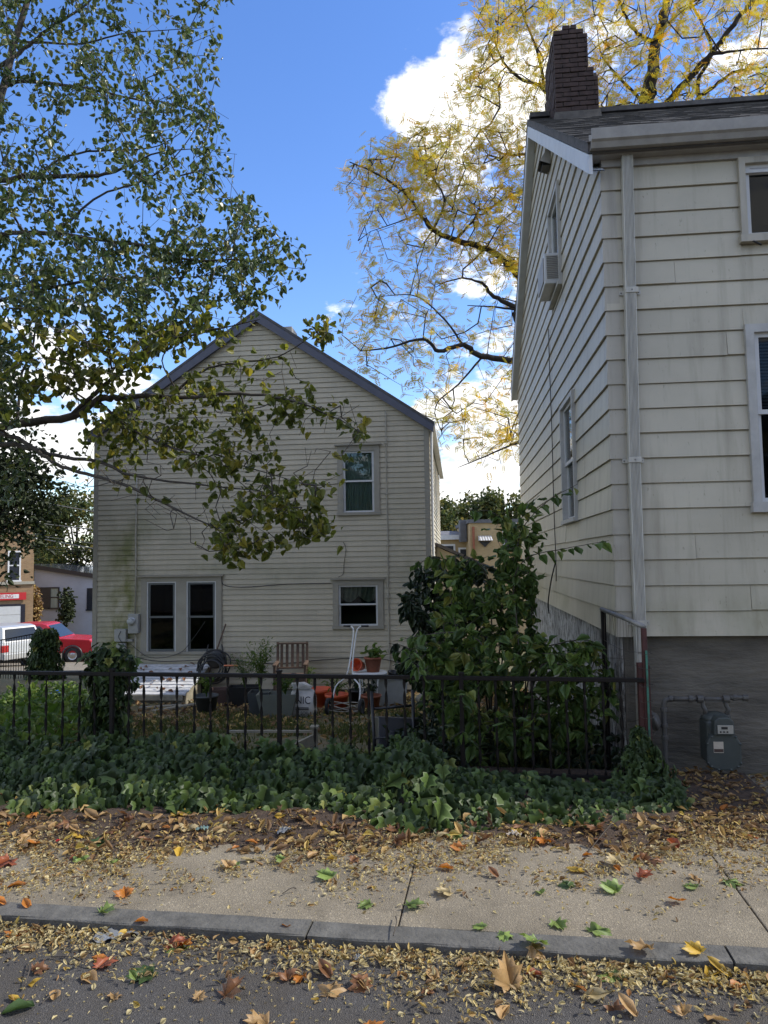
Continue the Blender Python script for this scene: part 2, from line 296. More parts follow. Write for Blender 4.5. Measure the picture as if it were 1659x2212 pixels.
class MB:
    def __init__(s): s.v = []; s.f = []; s.sm = []
    def add(s, V, Fc, smooth=False):
        o = len(s.v); s.v += [tuple(map(float, p)) for p in V]; s.f += [tuple(i+o for i in f) for f in Fc]; s.sm += [smooth]*len(Fc); return s
    def box(s, x0, x1, y0, y1, z0, z1, Mx=None):
        V = [(x, y, z) for z in (z0, z1) for y in (y0, y1) for x in (x0, x1)]
        if Mx is not None: V = [Mx @ Vector(p) for p in V]
        return s.add(V, [(0, 2, 3, 1), (4, 5, 7, 6), (0, 1, 5, 4), (2, 6, 7, 3), (0, 4, 6, 2), (1, 3, 7, 5)])
    def bar(s, a, b, wx, wy, up=(0, 0, 1)):
        a, b = Vector(a), Vector(b); d = (b-a); L = d.length; d.normalize(); u = Vector(up)
        if abs(d.dot(u)) > .97: u = Vector((0, 1, 0))
        x = d.cross(u).normalized(); y = x.cross(d)
        Mx = Matrix(((x.x, y.x, d.x, a.x), (x.y, y.y, d.y, a.y), (x.z, y.z, d.z, a.z), (0, 0, 0, 1)))
        return s.box(-wx/2, wx/2, -wy/2, wy/2, 0, L, Mx)
    def tube(s, P, r, n=8, caps=True, smooth=True):
        P = [Vector(p) for p in P]; rr = r if hasattr(r, '__len__') else [r]*len(P); V = []; u = None
        for i, p in enumerate(P):
            d = (P[min(i+1, len(P)-1)]-P[max(i-1, 0)]).normalized()
            if u is None:
                u = d.orthogonal().normalized()
            else:
                u = (u-d*u.dot(d)); u = u.normalized() if u.length > 1e-6 else d.orthogonal().normalized()
            w_ = d.cross(u)
            for k in range(n):
                t = 2*math.pi*k/n; V.append(p+(u*math.cos(t)+w_*math.sin(t))*rr[i])
        Fc = [(i*n+k, i*n+(k+1) % n, (i+1)*n+(k+1) % n, (i+1)*n+k) for i in range(len(P)-1) for k in range(n)]
        if caps: Fc += [tuple(range(n-1, -1, -1)), tuple((len(P)-1)*n+k for k in range(n))]
        return s.add(V, Fc, smooth)
    def lathe(s, prof, n=20, Mx=None, c=(0, 0, 0), smooth=True):
        V = [(c[0]+r*math.cos(2*math.pi*k/n), c[1]+r*math.sin(2*math.pi*k/n), c[2]+z) for r, z in prof for k in range(n)]
        if Mx is not None: V = [Mx @ Vector(p) for p in V]
        return s.add(V, [(i*n+k, i*n+(k+1) % n, (i+1)*n+(k+1) % n, (i+1)*n+k) for i in range(len(prof)-1) for k in range(n)], smooth)
    def prism(s, poly, y0, y1, fn=None):
        fn = fn or (lambda u, y, z: (u, y, z)); n = len(poly)
        V = [fn(u, y0, z) for u, z in poly]+[fn(u, y1, z) for u, z in poly]
        return s.add(V, [tuple(range(n)), tuple(range(2*n-1, n-1, -1))]+[(i, (i+1) % n, n+(i+1) % n, n+i) for i in range(n)])
    def build(s, name, mt, parent=None, bevel=0, mw=None, seg=2):
        me = bpy.data.meshes.new(name); me.from_pydata(s.v, [], s.f); me.polygons.foreach_set('use_smooth', s.sm)
        bm = bmesh.new(); bm.from_mesh(me); bmesh.ops.recalc_face_normals(bm, faces=bm.faces)
        if bevel:
            es = [e for e in bm.edges if len(e.link_faces) == 2 and e.calc_face_angle(0) > .6]
            bmesh.ops.bevel(bm, geom=es, offset=bevel, segments=seg, profile=.6, affect='EDGES', clamp_overlap=True)
        bm.to_mesh(me); bm.free()
        return link(name, me, mt, parent, mw)
def part(name, mt, parent, *b, bevel=0): return MB().box(*b).build(name, mt, parent, bevel)
def text_mesh(body, size):
    cu = bpy.data.curves.new('t', 'FONT'); cu.body = body; cu.size = size; cu.extrude = .001; cu.align_x = 'CENTER'; cu.align_y = 'CENTER'
    o = bpy.data.objects.new('t', cu); COL.objects.link(o); dg = bpy.context.evaluated_depsgraph_get(); me = bpy.data.meshes.new_from_object(o.evaluated_get(dg)); bpy.data.objects.remove(o); return me
# leaf shapes: half outlines; base at 0, tip along +Y, folded on the midrib
def half_leaf(out, fold=.3, droop=.25, asym=0, wav=0):
    pts = [(0, 0)]+out+[(0, out[-1][1]+.001) if out[-1][0] else (0, 1)]
    def z(x, y): return abs(x)*fold - droop*y*y + wav*math.sin(9*y+7*x)*abs(x)
    V = [(0, 0, z(0, 0)), (0, .5, z(0, .5)), (0, 1, z(0, 1))]; T = []
    for sg in (1, -1):
        o = len(V); V += [(sg*x*(1+asym*sg), y, z(x*sg, y)) for x, y in out]; k = len(out)
        best = min(range(k), key=lambda i: abs(out[i][1]-.5))
        for i in range(best): T.append((0, o+i, o+i+1))
        T.append((0, o+best, 1))
        for i in range(best, k-1): T.append((1, o+i, o+i+1))
        T.append((1, o+k-1, 2))
    return np.array(V, float), np.array(T, int)
HEART = [half_leaf([(.2, -.12), (.44, .05), (.47, .32), (.27, .72)], f, d, a) for f, d, a in ((.3, .3, .1), (.5, .15, -.15), (.15, .5, .2), (.7, .4, 0))]
IVY = [half_leaf([(.22, -.16), (.46, -.04), (.34, .2), (.56, .44), (.24, .58)], f, d, a) for f, d, a in ((.15, .2, .1), (.3, .1, -.1), (.05, .35, .15))]
OVAL = [half_leaf([(.14, .08), (.29, .3), (.30, .52), (.16, .8)], f, d, a, wv) for f, d, a, wv in ((.35, .3, .1, .2), (.6, .1, -.1, .3), (.2, -.4, .1, .5))]
LANCE = [half_leaf([(.1, .12), (.14, .4), (.08, .75)], .4, .3)]
MAPLE_O = [(.10, -.08), (.36, -.14), (.30, .04), (.60, .16), (.46, .28), (.70, .56), (.42, .50), (.30, .54), (.27, .80), (.13, .72)]
MAPLE = [half_leaf(MAPLE_O, f, d, a, wv) for f, d, a, wv in ((.10, .04, .08, .12), (.22, -.12, -.1, .25), (.40, -.28, .12, .4), (-.12, .12, .05, .25))]
FLAKE = [half_leaf([(.16, .2), (.2, .6)], f, d) for f, d in ((.7, .5), (1.2, -.5), (.3, .9))]
def pinnate(n=6, L=1., wl_=.3):
    V = []; T = []
    def lf(b, d, s):
        nrm = np.array([-d[1], d[0], 0]); b, d = np.array(b), np.array(d); o = len(V)
        V.extend([b, b+d*s*.45+nrm*s*.17, b+d*s+np.array([0, 0, -.25*s]), b+d*s*.45-nrm*s*.17]); T.extend([(o, o+1, o+2), (o, o+2, o+3)])
    for i in range(n):
        y = .15+.8*i/n
        for sg in (1, -1): lf((0, y, -.16*y*y), (sg*.86, .5, 0.), wl_*(1-.3*abs(i/n-.4)))
    lf((0, .95, -.15), (0, 1, 0.), wl_*.9); o = len(V)
    V.extend([np.array(p) for p in ((-.008, 0, 0), (.008, 0, 0), (0, 1, -.16))]); T.append((o, o+1, o+2))
    return np.array(V, float), np.array(T, int)
PINN = [pinnate(6), pinnate(7, wl_=.26), pinnate(5, wl_=.34)]
def norm(a): return a/np.maximum(np.linalg.norm(a, axis=-1, keepdims=True), 1e-9)
def rot_tip(tip, nr):                  # columns x,y,z with y = tip and z about nr
    y = norm(tip); x = norm(np.cross(y, nr)); z = np.cross(x, y); return np.stack([x, y, z], -1)
def foliage(parent, shapes, pos, rot, size, mt, nparts=0, name='foliage', pname='leaf', rn=None):
    pos = np.asarray(pos, float); n = len(pos); size = np.broadcast_to(size, n)
    rn = rng.random(n) if rn is None else rn; var = rng.integers(0, len(shapes), n)
    idx = np.arange(n); pick = []
    if nparts:
        v = pos-CAM; dep = v @ Fw; sx = CX+FPX*(v @ Rt)/np.maximum(dep, .1); sy = CY-FPX*(v @ Up)/np.maximum(dep, .1)
        vis = (sx > 0) & (sx < 1659) & (sy > 0) & (sy < 2212); key = np.where(vis, dep/size, 1e9); o_ = np.argsort(key)[:nparts]; pick = o_[key[o_] < 1e8]
        metas = [mesh_np(pname, V, T, np.zeros(len(V))) for V, T in shapes]
        for me in metas: me.materials.append(MT[mt])
        for i in pick:
            mw = np.eye(4); mw[:3, :3] = rot[i]*size[i]; mw[:3, 3] = pos[i]; o = link(pname, metas[var[i]], None, parent); o.matrix_basis = Matrix(mw.tolist())
    rest = np.setdiff1d(idx, pick)
    if len(rest) == 0: return None
    Vs, Ts, Rs = [], [], []; off = 0
    for k, (V, T) in enumerate(shapes):
        ii = rest[var[rest] == k]
        if len(ii) == 0: continue
        W = np.einsum('nij,vj->nvi', rot[ii]*size[ii][:, None, None], V)+pos[ii][:, None, :]
        Vs.append(W.reshape(-1, 3)); Ts.append((T[None]+(np.arange(len(ii))*len(V))[:, None, None]+off).reshape(-1, 3)); Rs.append(np.repeat(rn[ii], len(V))); off += len(ii)*len(V)
    o = link(name, mesh_np(name, np.concatenate(Vs), np.concatenate(Ts), np.concatenate(Rs)), mt, parent); o['kind'] = 'stuff' if nparts or name != 'crown' else ''
    if o['kind'] == '': del o['kind']
    return o
def inpoly(px, py, poly):
    c = np.zeros(len(px), bool); j = len(poly)-1
    for i in range(len(poly)):
        xi, yi = poly[i]; xj, yj = poly[j]
        c ^= ((yi > py) != (yj > py)) & (px < (xj-xi)*(py-yi)/(yj-yi+1e-12)+xi); j = i
    return c
def sample_poly(poly, n, Yf):
    P = np.array(poly, float); out = []; lo, hi = P.min(0), P.max(0)
    while len(out) < n:
        q = rng.random((n*2, 2))*(hi-lo)+lo; q = q[inpoly(q[:, 0], q[:, 1], poly)]
        for x, y in q[:n-len(out)]: out.append(at(x, y, Yf(x, y)))
    return np.array(out)
def tree_skel(limbs, targets, mt, parent, r0=.0028, ex=.45, step=.22, jit=.25, sag=.03, pw=.12):
    pos, par, minr = [], [], []
    for L in limbs:
        P = cat_rom([p[:3] for p in L['p']], 5); r_a, r_b = L['r']
        base = -1
        if pos and not L.get('root'):
            d = np.linalg.norm(np.array(pos)-P[0], axis=1); base = int(d.argmin())
        for i, p in enumerate(P):
            t = i/(len(P)-1); k = np.random.RandomState(len(pos)).normal(0, .25*(r_a*(1-t)+r_b*t), 3)
            pos.append(p+(k if i else 0)); par.append(base); minr.append(r_a*(1-t)+r_b*t); base = len(pos)-1
    nl = len(pos); plen = [0.]*nl
    T = np.array(targets); A = np.array(pos)
    dmin = np.array([np.linalg.norm(A-t, axis=1).min() for t in T]); leafn = []; order = []; tree_skel.order = order
    buf = np.zeros((nl+len(T)*14, 3)); buf[:nl] = A; pl = np.zeros(len(buf)); cnt = nl
    for i in np.argsort(dmin):
        t = T[i]; d = np.linalg.norm(buf[:cnt]-t, axis=1); j = int((d+pw*pl[:cnt]).argmin()); L = d[j]; k = max(1, min(12, int(L/step))); b0 = buf[j].copy(); prev = j
        bend = rng.normal(0, .1*L, 3)
        for q in range(1, k+1):
            s = q/k; p = b0+(t-b0)*s+bend*math.sin(math.pi*s)+(rng.normal(0, jit*step*.3, 3) if q < k else 0); p[2] += sag*L*math.sin(math.pi*s)
            buf[cnt] = p; pl[cnt] = pl[prev]+L/k; pos.append(p); par.append(prev); minr.append(0); prev = cnt; cnt += 1
        leafn.append(prev); order.append(int(i))
    n = len(pos); w_ = np.zeros(n); w_[leafn] = 1
    for i in range(n-1, -1, -1):
        if par[i] >= 0 and par[i] < i: w_[par[i]] += w_[i]
    rad = np.maximum(np.array(minr), r0*np.maximum(w_, 1)**ex); rad = np.minimum(rad, np.where(np.array(minr) > 0, np.array(minr)*1.15, 1e9)) if True else rad
    mb = MB()
    V = []; Fq = []; k6 = {}
    P = np.array(pos)
    for i in range(n):
        j = par[i]
        if j < 0: continue
        a, b = P[j], P[i]; d = b-a; L = np.linalg.norm(d)
        if L < 1e-5: continue
        d /= L; ra, rb = min(rad[j], rad[i]*(1.25 if minr[i] else 1.15)), rad[i]
        ns = 8 if rb > .03 else (5 if rb > .008 else 3)
        u = np.cross(d, (0.31, .2, .93)); u /= np.linalg.norm(u)+1e-9; w2 = np.cross(d, u); o = len(V)
        for (c, r_) in ((a-d*ra*.35, ra), (b+d*rb*.25, rb)):
            for q in range(ns):
                th = 2*math.pi*q/ns; V.append(c+(u*math.cos(th)+w2*math.sin(th))*r_)
        for q in range(ns): Fq.append((o+q, o+(q+1) % ns, o+ns+(q+1) % ns, o+ns+q))
    me = mesh_np('trunk', np.array(V), np.array(Fq), None, True); tr = link('trunk', me, mt, parent)
    return P, np.array(par), np.array(leafn), tr
def hang_rot(n, down=.9, spread=.7):
    tip = np.stack([rng.normal(0, spread, n), rng.normal(0, spread, n), -down+rng.normal(0, .25, n)], -1); return rot_tip(tip, rng.normal(0, 1, (n, 3)))
# ------------------------------------------------------------------ ground, street, pavement
GX, GZ = [-400, 3.0, 3.6, 4.7, 5.1, 6.5, 13, 16.5, 36, 60, 2000], [-.16, -.16, -.09, -.05, -.01, -.13, -.96, -1.03, -3.1, -3.5, -3.5]
def G(y): return float(np.interp(y, GX, GZ))
ys = np.concatenate([[-400, -60, -10, 2.5, 3, 3.4, 3.8, 4.3, 4.7], np.arange(5, 16.6, .25), np.arange(17, 60, 2), [70, 100, 200, 500, 2000]])
xs = np.concatenate([[-1500, -300, -80, -40, -20, -12], np.arange(-9, 6.1, .3), [9, 14, 25, 50, 100, 300, 1500]])
V = np.array([(x, y, G(y)+(.025*math.sin(x*2.1+y*1.3)+.02*math.sin(x*5.3-y*3.7))*(1 if 5.5 < y < 15 else 0)) for y in ys for x in xs]); nx = len(xs)
T = np.array([(j*nx+i, j*nx+i+1, (j+1)*nx+i+1, (j+1)*nx+i) for j in range(len(ys)-1) for i in range(nx-1)])
tag(link('ground', mesh_np('ground', V, T, None, True), 'yard'), kind='structure')
SY = R(8.5); SU = np.array([math.cos(SY), -math.sin(SY)]); SV = np.array([math.sin(SY), math.cos(SY)]); SO = np.array([0, 3.385])
def S(u, v): p = SO+SU*u+SV*v; return p[0], p[1]
ST_ROT = Matrix.Translation((SO[0], SO[1], 0)) @ Matrix.Rotation(-SY, 4, 'Z')
def SUV(x, y): p = np.array([x, y])-SO; return p @ SU, p @ SV
CURB_V = -.125
st = MB(); nu = 40
for i in range(2): pass
st.add([(-60, -40, -.085), (60, -40, -.085), (60, CURB_V+.02, -.042), (-60, CURB_V+.02, -.042)], [(0, 1, 2, 3)])
tag(st.build('street', 'asphalt', None, mw=ST_ROT), kind='structure')
walk = MB().box(-60, 60, .01, 1.3, -.3, -.011).build('sidewalk', 'soil', None, mw=ST_ROT); tag(walk, kind='structure')
joints = [-6.35, -4.75, -3.15, -1.55, .035, 1.655, 3.25, 4.85, 6.4]
for i in range(len(joints)-1):
    a, b = joints[i]+.004, joints[i+1]-.004; tilt = random.uniform(-.0015, .0015); s = MB().box(a, b, .008, 1.28 if a < 1.6 else 1.27, -.1, 0); s.v = [(x, y, z+(tilt*(x-a) if z > -.05 else 0)) for x, y, z in s.v]
    s.build('slab', 'concrete', walk, bevel=.006)
for a, b in ((1.665, 3.24), (3.26, 4.84)): MB().box(a, b, 1.285, 2.56, -.1, -.003).build('slab', 'concrete', walk, bevel=.006)
cs = [-6.2, -2.6, -.36, 1.43, 3.6, 5.8]
for i in range(len(cs)-1):
    s = MB(); a, b = cs[i]+.005, cs[i+1]-.005; k = 14
    pr = [(CURB_V, -.25), (CURB_V, -.008), (CURB_V+.006, -.002), (.004, .001), (.004, -.25)]
    Vv = []
    for q in range(k+1):
        u = a+(b-a)*q/k
        for y, z in pr: Vv.append((u, y+random.uniform(-.004, .004)*(1 if y < 0 else 0), z+random.uniform(-.0025, .0025)+(i % 2)*.004))
    n5 = len(pr); s.add(Vv, [(q*n5+j, q*n5+(j+1) % n5, (q+1)*n5+(j+1) % n5, (q+1)*n5+j) for q in range(k) for j in range(n5)]+[tuple(range(n5)), tuple(k*n5+j for j in range(n5))])
    c = s.build('curb_stone', 'bluestone', walk); 
# soil that has crept over the back of the walk
us = np.arange(-7, 2.3, .06); vs = np.arange(.35, 2.5, .05); Vg = []
def soil_edge(u): return (.80+.10*math.sin(u*1.7+.4)+.06*math.sin(u*4.3)+(.04 if u > -.2 else -.05)-.22*math.exp(-((u+2.3)/.8)**2))+max(0, u-1.2)*.5
def soilz(u, v): return -.012+min(.05, max(-.02, (v-soil_edge(u))*.09))+.006*math.sin(u*23+v*11)*math.sin(v*29-u*7)
for v in vs:
    for u in us: x, y = S(u, v); Vg.append((x, y, soilz(u, v)))
nu = len(us); T = np.array([(j*nu+i, j*nu+i+1, (j+1)*nu+i+1, (j+1)*nu+i) for j in range(len(vs)-1) for i in range(nu-1)])
tag(link('soil', mesh_np('soil', np.array(Vg), T, None, True), 'soil'), kind='structure')
def surf(x, y):
    u, v = SUV(x, y)
    if v < CURB_V: return -.043+(v-CURB_V)*.00107
    z = .003 if v < 1.3 or u > 1.66 else -1
    if .35 < v < 2.5 and -7 < u < 2.25: z = max(z, soilz(u, v))
    return z if z > -.5 else G(y)
# ------------------------------------------------------------------ house on the right
YAW = R(5.7); HO = at(1329.8, 1209, 5.8); HO[2] = 0
HR = thing('white_sided_house', 'white aluminium-sided house with brick chimney and grey stucco foundation', 'house', HO, -YAW)
HW, HD, HE, HRIDGE, SB = 9.0, 8.25, 4.93, 7.72, 1.02
slope = (HRIDGE-HE)/(HD/2)
def gable_z(b): return HE+slope*(HD/2-abs(b-HD/2))
front = lambda u, n, z: (u, -n, z)
side = lambda u, n, z: (-n, u, z)
def wall_sheet(outer, holes, fn, name, mt, parent):
    polys = [[Vector((u, z, 0)) for u, z in outer]]+[[Vector(p+(0,)) for p in ((a, c), (a, d), (b, d), (b, c))] for a, b, c, d in holes]
    tri = geometry.tessellate_polygon(polys); fl = [p for q in polys for p in q]
    return MB().add([fn(p.x, -.004, p.y) for p in fl], [tuple(t) for t in tri]).build(name, mt, parent)
def boards(parent, fn, z0, z1, pitch, lim, holes, mt, thick, name, seams=None, jit=.001, gap=.011):
    i = 0; z = z0
    while z < z1-.01:
        zb, zt = z, min(z+pitch, z1); segs = [(None, None)]
        cuts = [h for h in holes if h[2] < zt-.004 and h[3] > zb+.004]
        bl, tl = lim(zb), lim(zt)
        if bl is None: break
        if tl is None: tl = ((bl[0]+bl[1])/2,)*2
        spans = [(bl[0], tl[0], bl[1], tl[1], zb, zt)]
        for h in cuts:
            nw = []
            for (a, at_, b, bt, c, d) in spans:
                if h[1] <= a or h[0] >= b: nw.append((a, at_, b, bt, c, d)); continue
                if h[0] > a+.02: nw.append((a, at_, h[0], h[0], c, d))
                if h[1] < b-.02: nw.append((h[1], h[1], b, bt, c, d))
                if h[2] > c+.008: nw.append((h[0], h[0], h[1], h[1], c, h[2]))
                if h[3] < d-.008: nw.append((h[0], h[0], h[1], h[1], h[3], d))
            spans = nw
        if seams and i in seams:
            nw = []
            for (a, at_, b, bt, c, d) in spans:
                q = seams[i]
                if a+.1 < q < b-.1: nw += [(a, at_, q-.0015, q-.0015, c, d), (q+.0015, q+.0015, b, bt, c, d)]
                else: nw.append((a, at_, b, bt, c, d))
            spans = nw
        for (a, at_, b, bt, c, d) in spans:
            tb = thick*(d-c)/(zt-zb)*.5+thick*.5+random.uniform(0, jit); dz = random.uniform(-jit, jit); q = MB()
            nseg = max(1, int((b-a)/1.2)); Vv = []
            for k in range(nseg+1):
                s = k/nseg; ub, ut = a+(b-a)*s, at_+(bt-at_)*s; wv = random.uniform(-jit, jit)*.8
                Vv += [fn(ub, 0, c+dz), fn(ub, tb+wv, c+dz), fn(ub, tb+wv-.001, c+.006+dz), fn(ut, .003+max(0, wv*.3), d-gap), fn(ut, 0, d-gap)]
            q.add(Vv, [(k*5+j, k*5+(j+1) % 5, (k+1)*5+(j+1) % 5, (k+1)*5+j) for k in range(nseg) for j in range(5)]+[tuple(range(5)), tuple(nseg*5+j for j in range(5))])
            q.build(name, mt, parent)
        z += pitch; i += 1
def window(parent, fn, x0, x1, z0, z1, casing, sash, glass='glass', cap=0, sill=.04, meet=.5, cw=.1, room=.5, trimd=.045, sw=.045, curtain=None, apron=True):
    """outer casing rect x0..x1, z0..z1; returns the window part"""
    fmb = MB()
    def bx(mb, a, b, c, d, n0, n1): mb.add([fn(u, n, z) for z in (c, d) for n in (n0, n1) for u in (a, b)], [(0, 2, 3, 1), (4, 5, 7, 6), (0, 1, 5, 4), (2, 6, 7, 3), (0, 4, 6, 2), (1, 3, 7, 5)])
    bx(fmb, x0, x0+cw, z0+sill, z1, -.06, trimd); bx(fmb, x1-cw, x1, z0+sill, z1, -.06, trimd); bx(fmb, x0+cw, x1-cw, z1-cw, z1, -.06, trimd-.002)
    wn_ = fmb.build('window', casing, parent)
    s = MB(); bx(s, x0-.015, x1+.015, z0, z0+sill, -.06, trimd+.02); s.build('sill', casing, wn_)
    if cap: s = MB(); bx(s, x0-cap, x1+cap, z1, z1+.03, -.02, trimd+.05); s.build('cap', casing, wn_)
    a, b, c, d = x0+cw, x1-cw, z0+sill, z1-cw; mz = c+(d-c)*meet
    for (lo, hi, n0) in ((mz-.018, d, -.012), (c, mz+.018, -.035)):
        s = MB(); t = sw
        bx(s, a, a+t, lo, hi, n0-.02, n0+.018); bx(s, b-t, b, lo, hi, n0-.02, n0+.018); bx(s, a+t, b-t, lo, lo+t*.8, n0-.02, n0+.017); bx(s, a+t, b-t, hi-t*.8, hi, n0-.02, n0+.017)
        so = s.build('sash', sash, wn_)
        s = MB(); bx(s, a+t*.9, b-t*.9, lo+t*.7, hi-t*.7, n0-.003, n0+.003); s.build('pane', glass, wn_)
    s = MB(); r = room
    P = [fn(u, n, z) for n in (-.07, -r) for z in (c-.03, d+.03) for u in (a-.03, b+.03)]
    s.add(P, [(4, 5, 7, 6), (0, 1, 5, 4), (2, 3, 7, 6), (0, 2, 6, 4), (1, 3, 7, 5)]); s.build('room_recess', 'room', wn_)
    if curtain:
        kind, mt_ = curtain; s = MB(); Vv = []; k = 60
        if kind == 'curtain':
            for i in range(k+1):
                u = a+(b-a)*i/k; n = -.11+.02*math.sin(i*1.15)+.008*math.sin(i*2.7)
                for z in (c, (c+d)/2, d): Vv.append(fn(u, n, z))
            s.add(Vv, [(i*3+j, i*3+j+1, i*3+3+j+1, i*3+3+j) for i in range(k) for j in range(2)], True); s.build('curtain', mt_, wn_)
        elif kind == 'valance':
            for i in range(k+1):
                u = a+(b-a)*i/k; dr = (d-c)*(.26+.16*abs(math.sin(math.pi*2*i/k)))
                for q in range(5): Vv.append(fn(u, -.1+.02*math.sin(i*.9+q*1.2), d-dr*q/4))
            s.add(Vv, [(i*5+j, i*5+j+1, i*5+5+j+1, i*5+5+j) for i in range(k) for j in range(4)], True); s.build('valance', mt_, wn_)
        elif kind == 'blind':
            z = d
            while z > mz:
                q = MB(); q.add([fn(a, -.09, z), fn(b, -.09, z), fn(b, -.07, z-.022), fn(a, -.07, z-.022)], [(0, 1, 2, 3)]); s.add(q.v, q.f); z -= .026
            s.build('blind', mt_, wn_)
    return wn_
UWF, LWF = (1.075, 2.15, 4.16, 4.87), (1.064, 2.2, 1.985, 3.49)
UWS, LWS = (2.18, 3.02, 4.74, 5.96), (1.62, 2.52, 2.03, 3.40)
sin_ = lambda r, e: (r[0]+e, r[1]-e, r[2]+e, r[3]-e)
wall_sheet([(0, SB), (HW, SB), (HW, HE), (0, HE)], [sin_(UWF, .04), sin_(LWF, .04)], front, 'wall', 'siding_right', HR)
wall_sheet([(0, SB), (HD, SB), (HD, HE), (HD/2, HRIDGE), (0, HE)], [sin_(UWS, .03), sin_(LWS, .03)], side, 'wall', 'siding_right', HR)
MB().add([(0, HD, SB), (HW, HD, SB), (HW, HD, HE), (0, HD, HE), (HW, 0, SB), (HW, 0, HE), (HW, HD/2, HRIDGE)], [(0, 1, 2, 3), (4, 1, 2, 6, 5)]).build('wall', 'siding_right', HR)
boards(HR, front, SB, HE-.05, .2032, lambda z: (.0, HW), [UWF, LWF], 'siding_right', .017, 'siding_board', {1: 1.02, 11: .93, 5: 3.1, 8: 2.6, 14: .55, 17: 1.0, 3: .62}, .004)
def lim_side(z):
    if z <= HE: return (0., HD)
    t = (z-HE)/slope; return (t, HD-t) if t < HD/2-.01 else None
boards(HR, side, SB, HRIDGE, .2032, lim_side, [UWS, LWS], 'siding_right', .017, 'siding_board', {1: 2.9, 4: 5.2, 7: 1.1, 9: 4.1, 12: 1.3, 14: 3.6, 17: 2.0, 20: 3.9}, .004)
z = SB
while z < HE-.2:      # wrapped corner caps, one per course
    q = MB(); t = .0205
    q.add([(-t, -t, z-.002), (.105, -t, z-.002), (-t, .012, z-.002), (-.006, -.006, z+.206), (.105, -.006, z+.206), (-.006, .012, z+.206), (.105, -.001, z-.002), (.105, -.001, z+.206)],
          [(0, 1, 4, 3), (0, 3, 5, 2), (1, 6, 7, 4)]); q.build('corner_cap', 'siding_cap', HR); z += .2032
fnd = MB(); fnd.box(.05, HW-.04, .05, HD-.05, -1.6, SB+.01); fo = fnd.build('foundation', 'stucco', HR)
MB().add([(.046, .06, -1.5), (.046, HD-.06, -1.5), (.046, HD-.06, SB-.01), (.046, .06, SB-.01), (.03, .06, -1.5), (.03, HD-.06, -1.5), (.03, HD-.06, SB-.01), (.03, .06, SB-.01)], [(4, 5, 6, 7), (0, 4, 7, 3), (1, 5, 6, 2)]).build('foundation_side', 'peeling', HR)
window(HR, front, *UWF, 'siding_cap', 'vinyl', 'glass_dull', cw=.05, sill=.06, meet=.92, room=1.2, sw=.05)
window(HR, front, *LWF, 'white_trim', 'vinyl', 'glass_dull', cw=.065, sill=.08, meet=.53, room=1.2, sw=.045, curtain=('blind', 'blind'))
window(HR, side, *UWS, 'white_trim', 'vinyl', cw=.05, sill=.04, meet=.35, room=1., sw=.05)
window(HR, side, *LWS, 'white_trim', 'vinyl', cw=.05, sill=.04, meet=.50, room=1., sw=.045)
MB().tube([(1.115, -.05, 4.19), (1.21, -.07, 4.12)], .008, 6).build('window_latch', 'black_plastic', HR)
# roof
OV = .14; ro = MB()
def roofpt(b, t): return HE+.10+slope*(HD/2-abs(b-HD/2))+t
for sg in (0, 1):
    b0, b1 = (-OV, HD/2) if sg == 0 else (HD+OV, HD/2)
    ro.add([(x, b, roofpt(b, t)) for t in (0, .09) for b in (b0, b1) for x in (-.13, HW+.13)], [(0, 2, 3, 1), (4, 5, 7, 6), (0, 1, 5, 4), (2, 6, 7, 3), (0, 4, 6, 2), (1, 3, 7, 5)])
rof = ro.build('roof', 'shingle', HR)
sl = math.hypot(HD/2+OV, slope*(HD/2+OV)); rows = int(sl/.14); ca, sa = math.cos(math.atan(slope)), math.sin(math.atan(slope)); rest = MB(); cnt = 0
tabm = {}
for r_ in range(rows):
    s0 = r_*.14-.02; x = -.14+(r_ % 2)*.15-.15
    while x < 5.2:
        x0, x1 = max(x, -.14), x+.295
        if x1-x0 > .05:
            b = -OV+s0*ca; zz = roofpt(-OV, .0925)+s0*sa; th = random.uniform(.006, .013); L = .17
            q = [(x0, b, zz), (x1, b, zz), (x0, b+L*ca, zz+L*sa-.004), (x1, b+L*ca, zz+L*sa-.004), (x0, b-th*sa, zz+th*ca), (x1, b-th*sa+random.uniform(-.004, .004), zz+th*ca), (x0, b+L*ca, zz+L*sa+.001), (x1, b+L*ca, zz+L*sa+.001)]
            fcs = [(4, 5, 7, 6), (0, 1, 5, 4), (0, 4, 6, 2), (1, 3, 7, 5)]
            if cnt < 300: MB().add(q, fcs).build('shingle', 'shingle', rof)
            else: rest.add(q, fcs)
            cnt += 1
        x += .3
if rest.v: rest.build('upper_shingles', 'shingle', rof)['kind'] = 'stuff'
MB().box(-.10, HW, HD/2-.12, HD/2+.12, HRIDGE+.15, HRIDGE+.215).build('ridge_cap', 'shingle', rof)
q = MB(); tw = .165
for y0, y1, za, zb in ((-.13, HD/2, roofpt(-.13, -.012), roofpt(HD/2, -.012)), (HD+.13, HD/2, roofpt(HD+.13, -.012), roofpt(HD/2, -.012))):
    q.add([(x, y, z_) for x in (-.125, -.095) for (y, z_) in ((y0, za-tw), (y0, za), (y1, zb), (y1, zb-tw))], [(0, 1, 2, 3), (4, 7, 6, 5), (0, 3, 7, 4), (1, 5, 6, 2), (0, 4, 5, 1), (2, 6, 7, 3)])
    q.add([(x, y, z_) for x in (-.095, .0) for (y, z_) in ((y0, za-tw+.02), (y0, za-tw+.03), (y1, zb-tw+.03), (y1, zb-tw+.02))], [(0, 1, 2, 3), (4, 7, 6, 5), (0, 3, 7, 4), (1, 5, 6, 2)])
q.build('rake_board', 'rake_white', HR)
part('soffit', 'gutter', HR, -.09, HW+.09, -.11, .03, HE+.002, HE+.03)
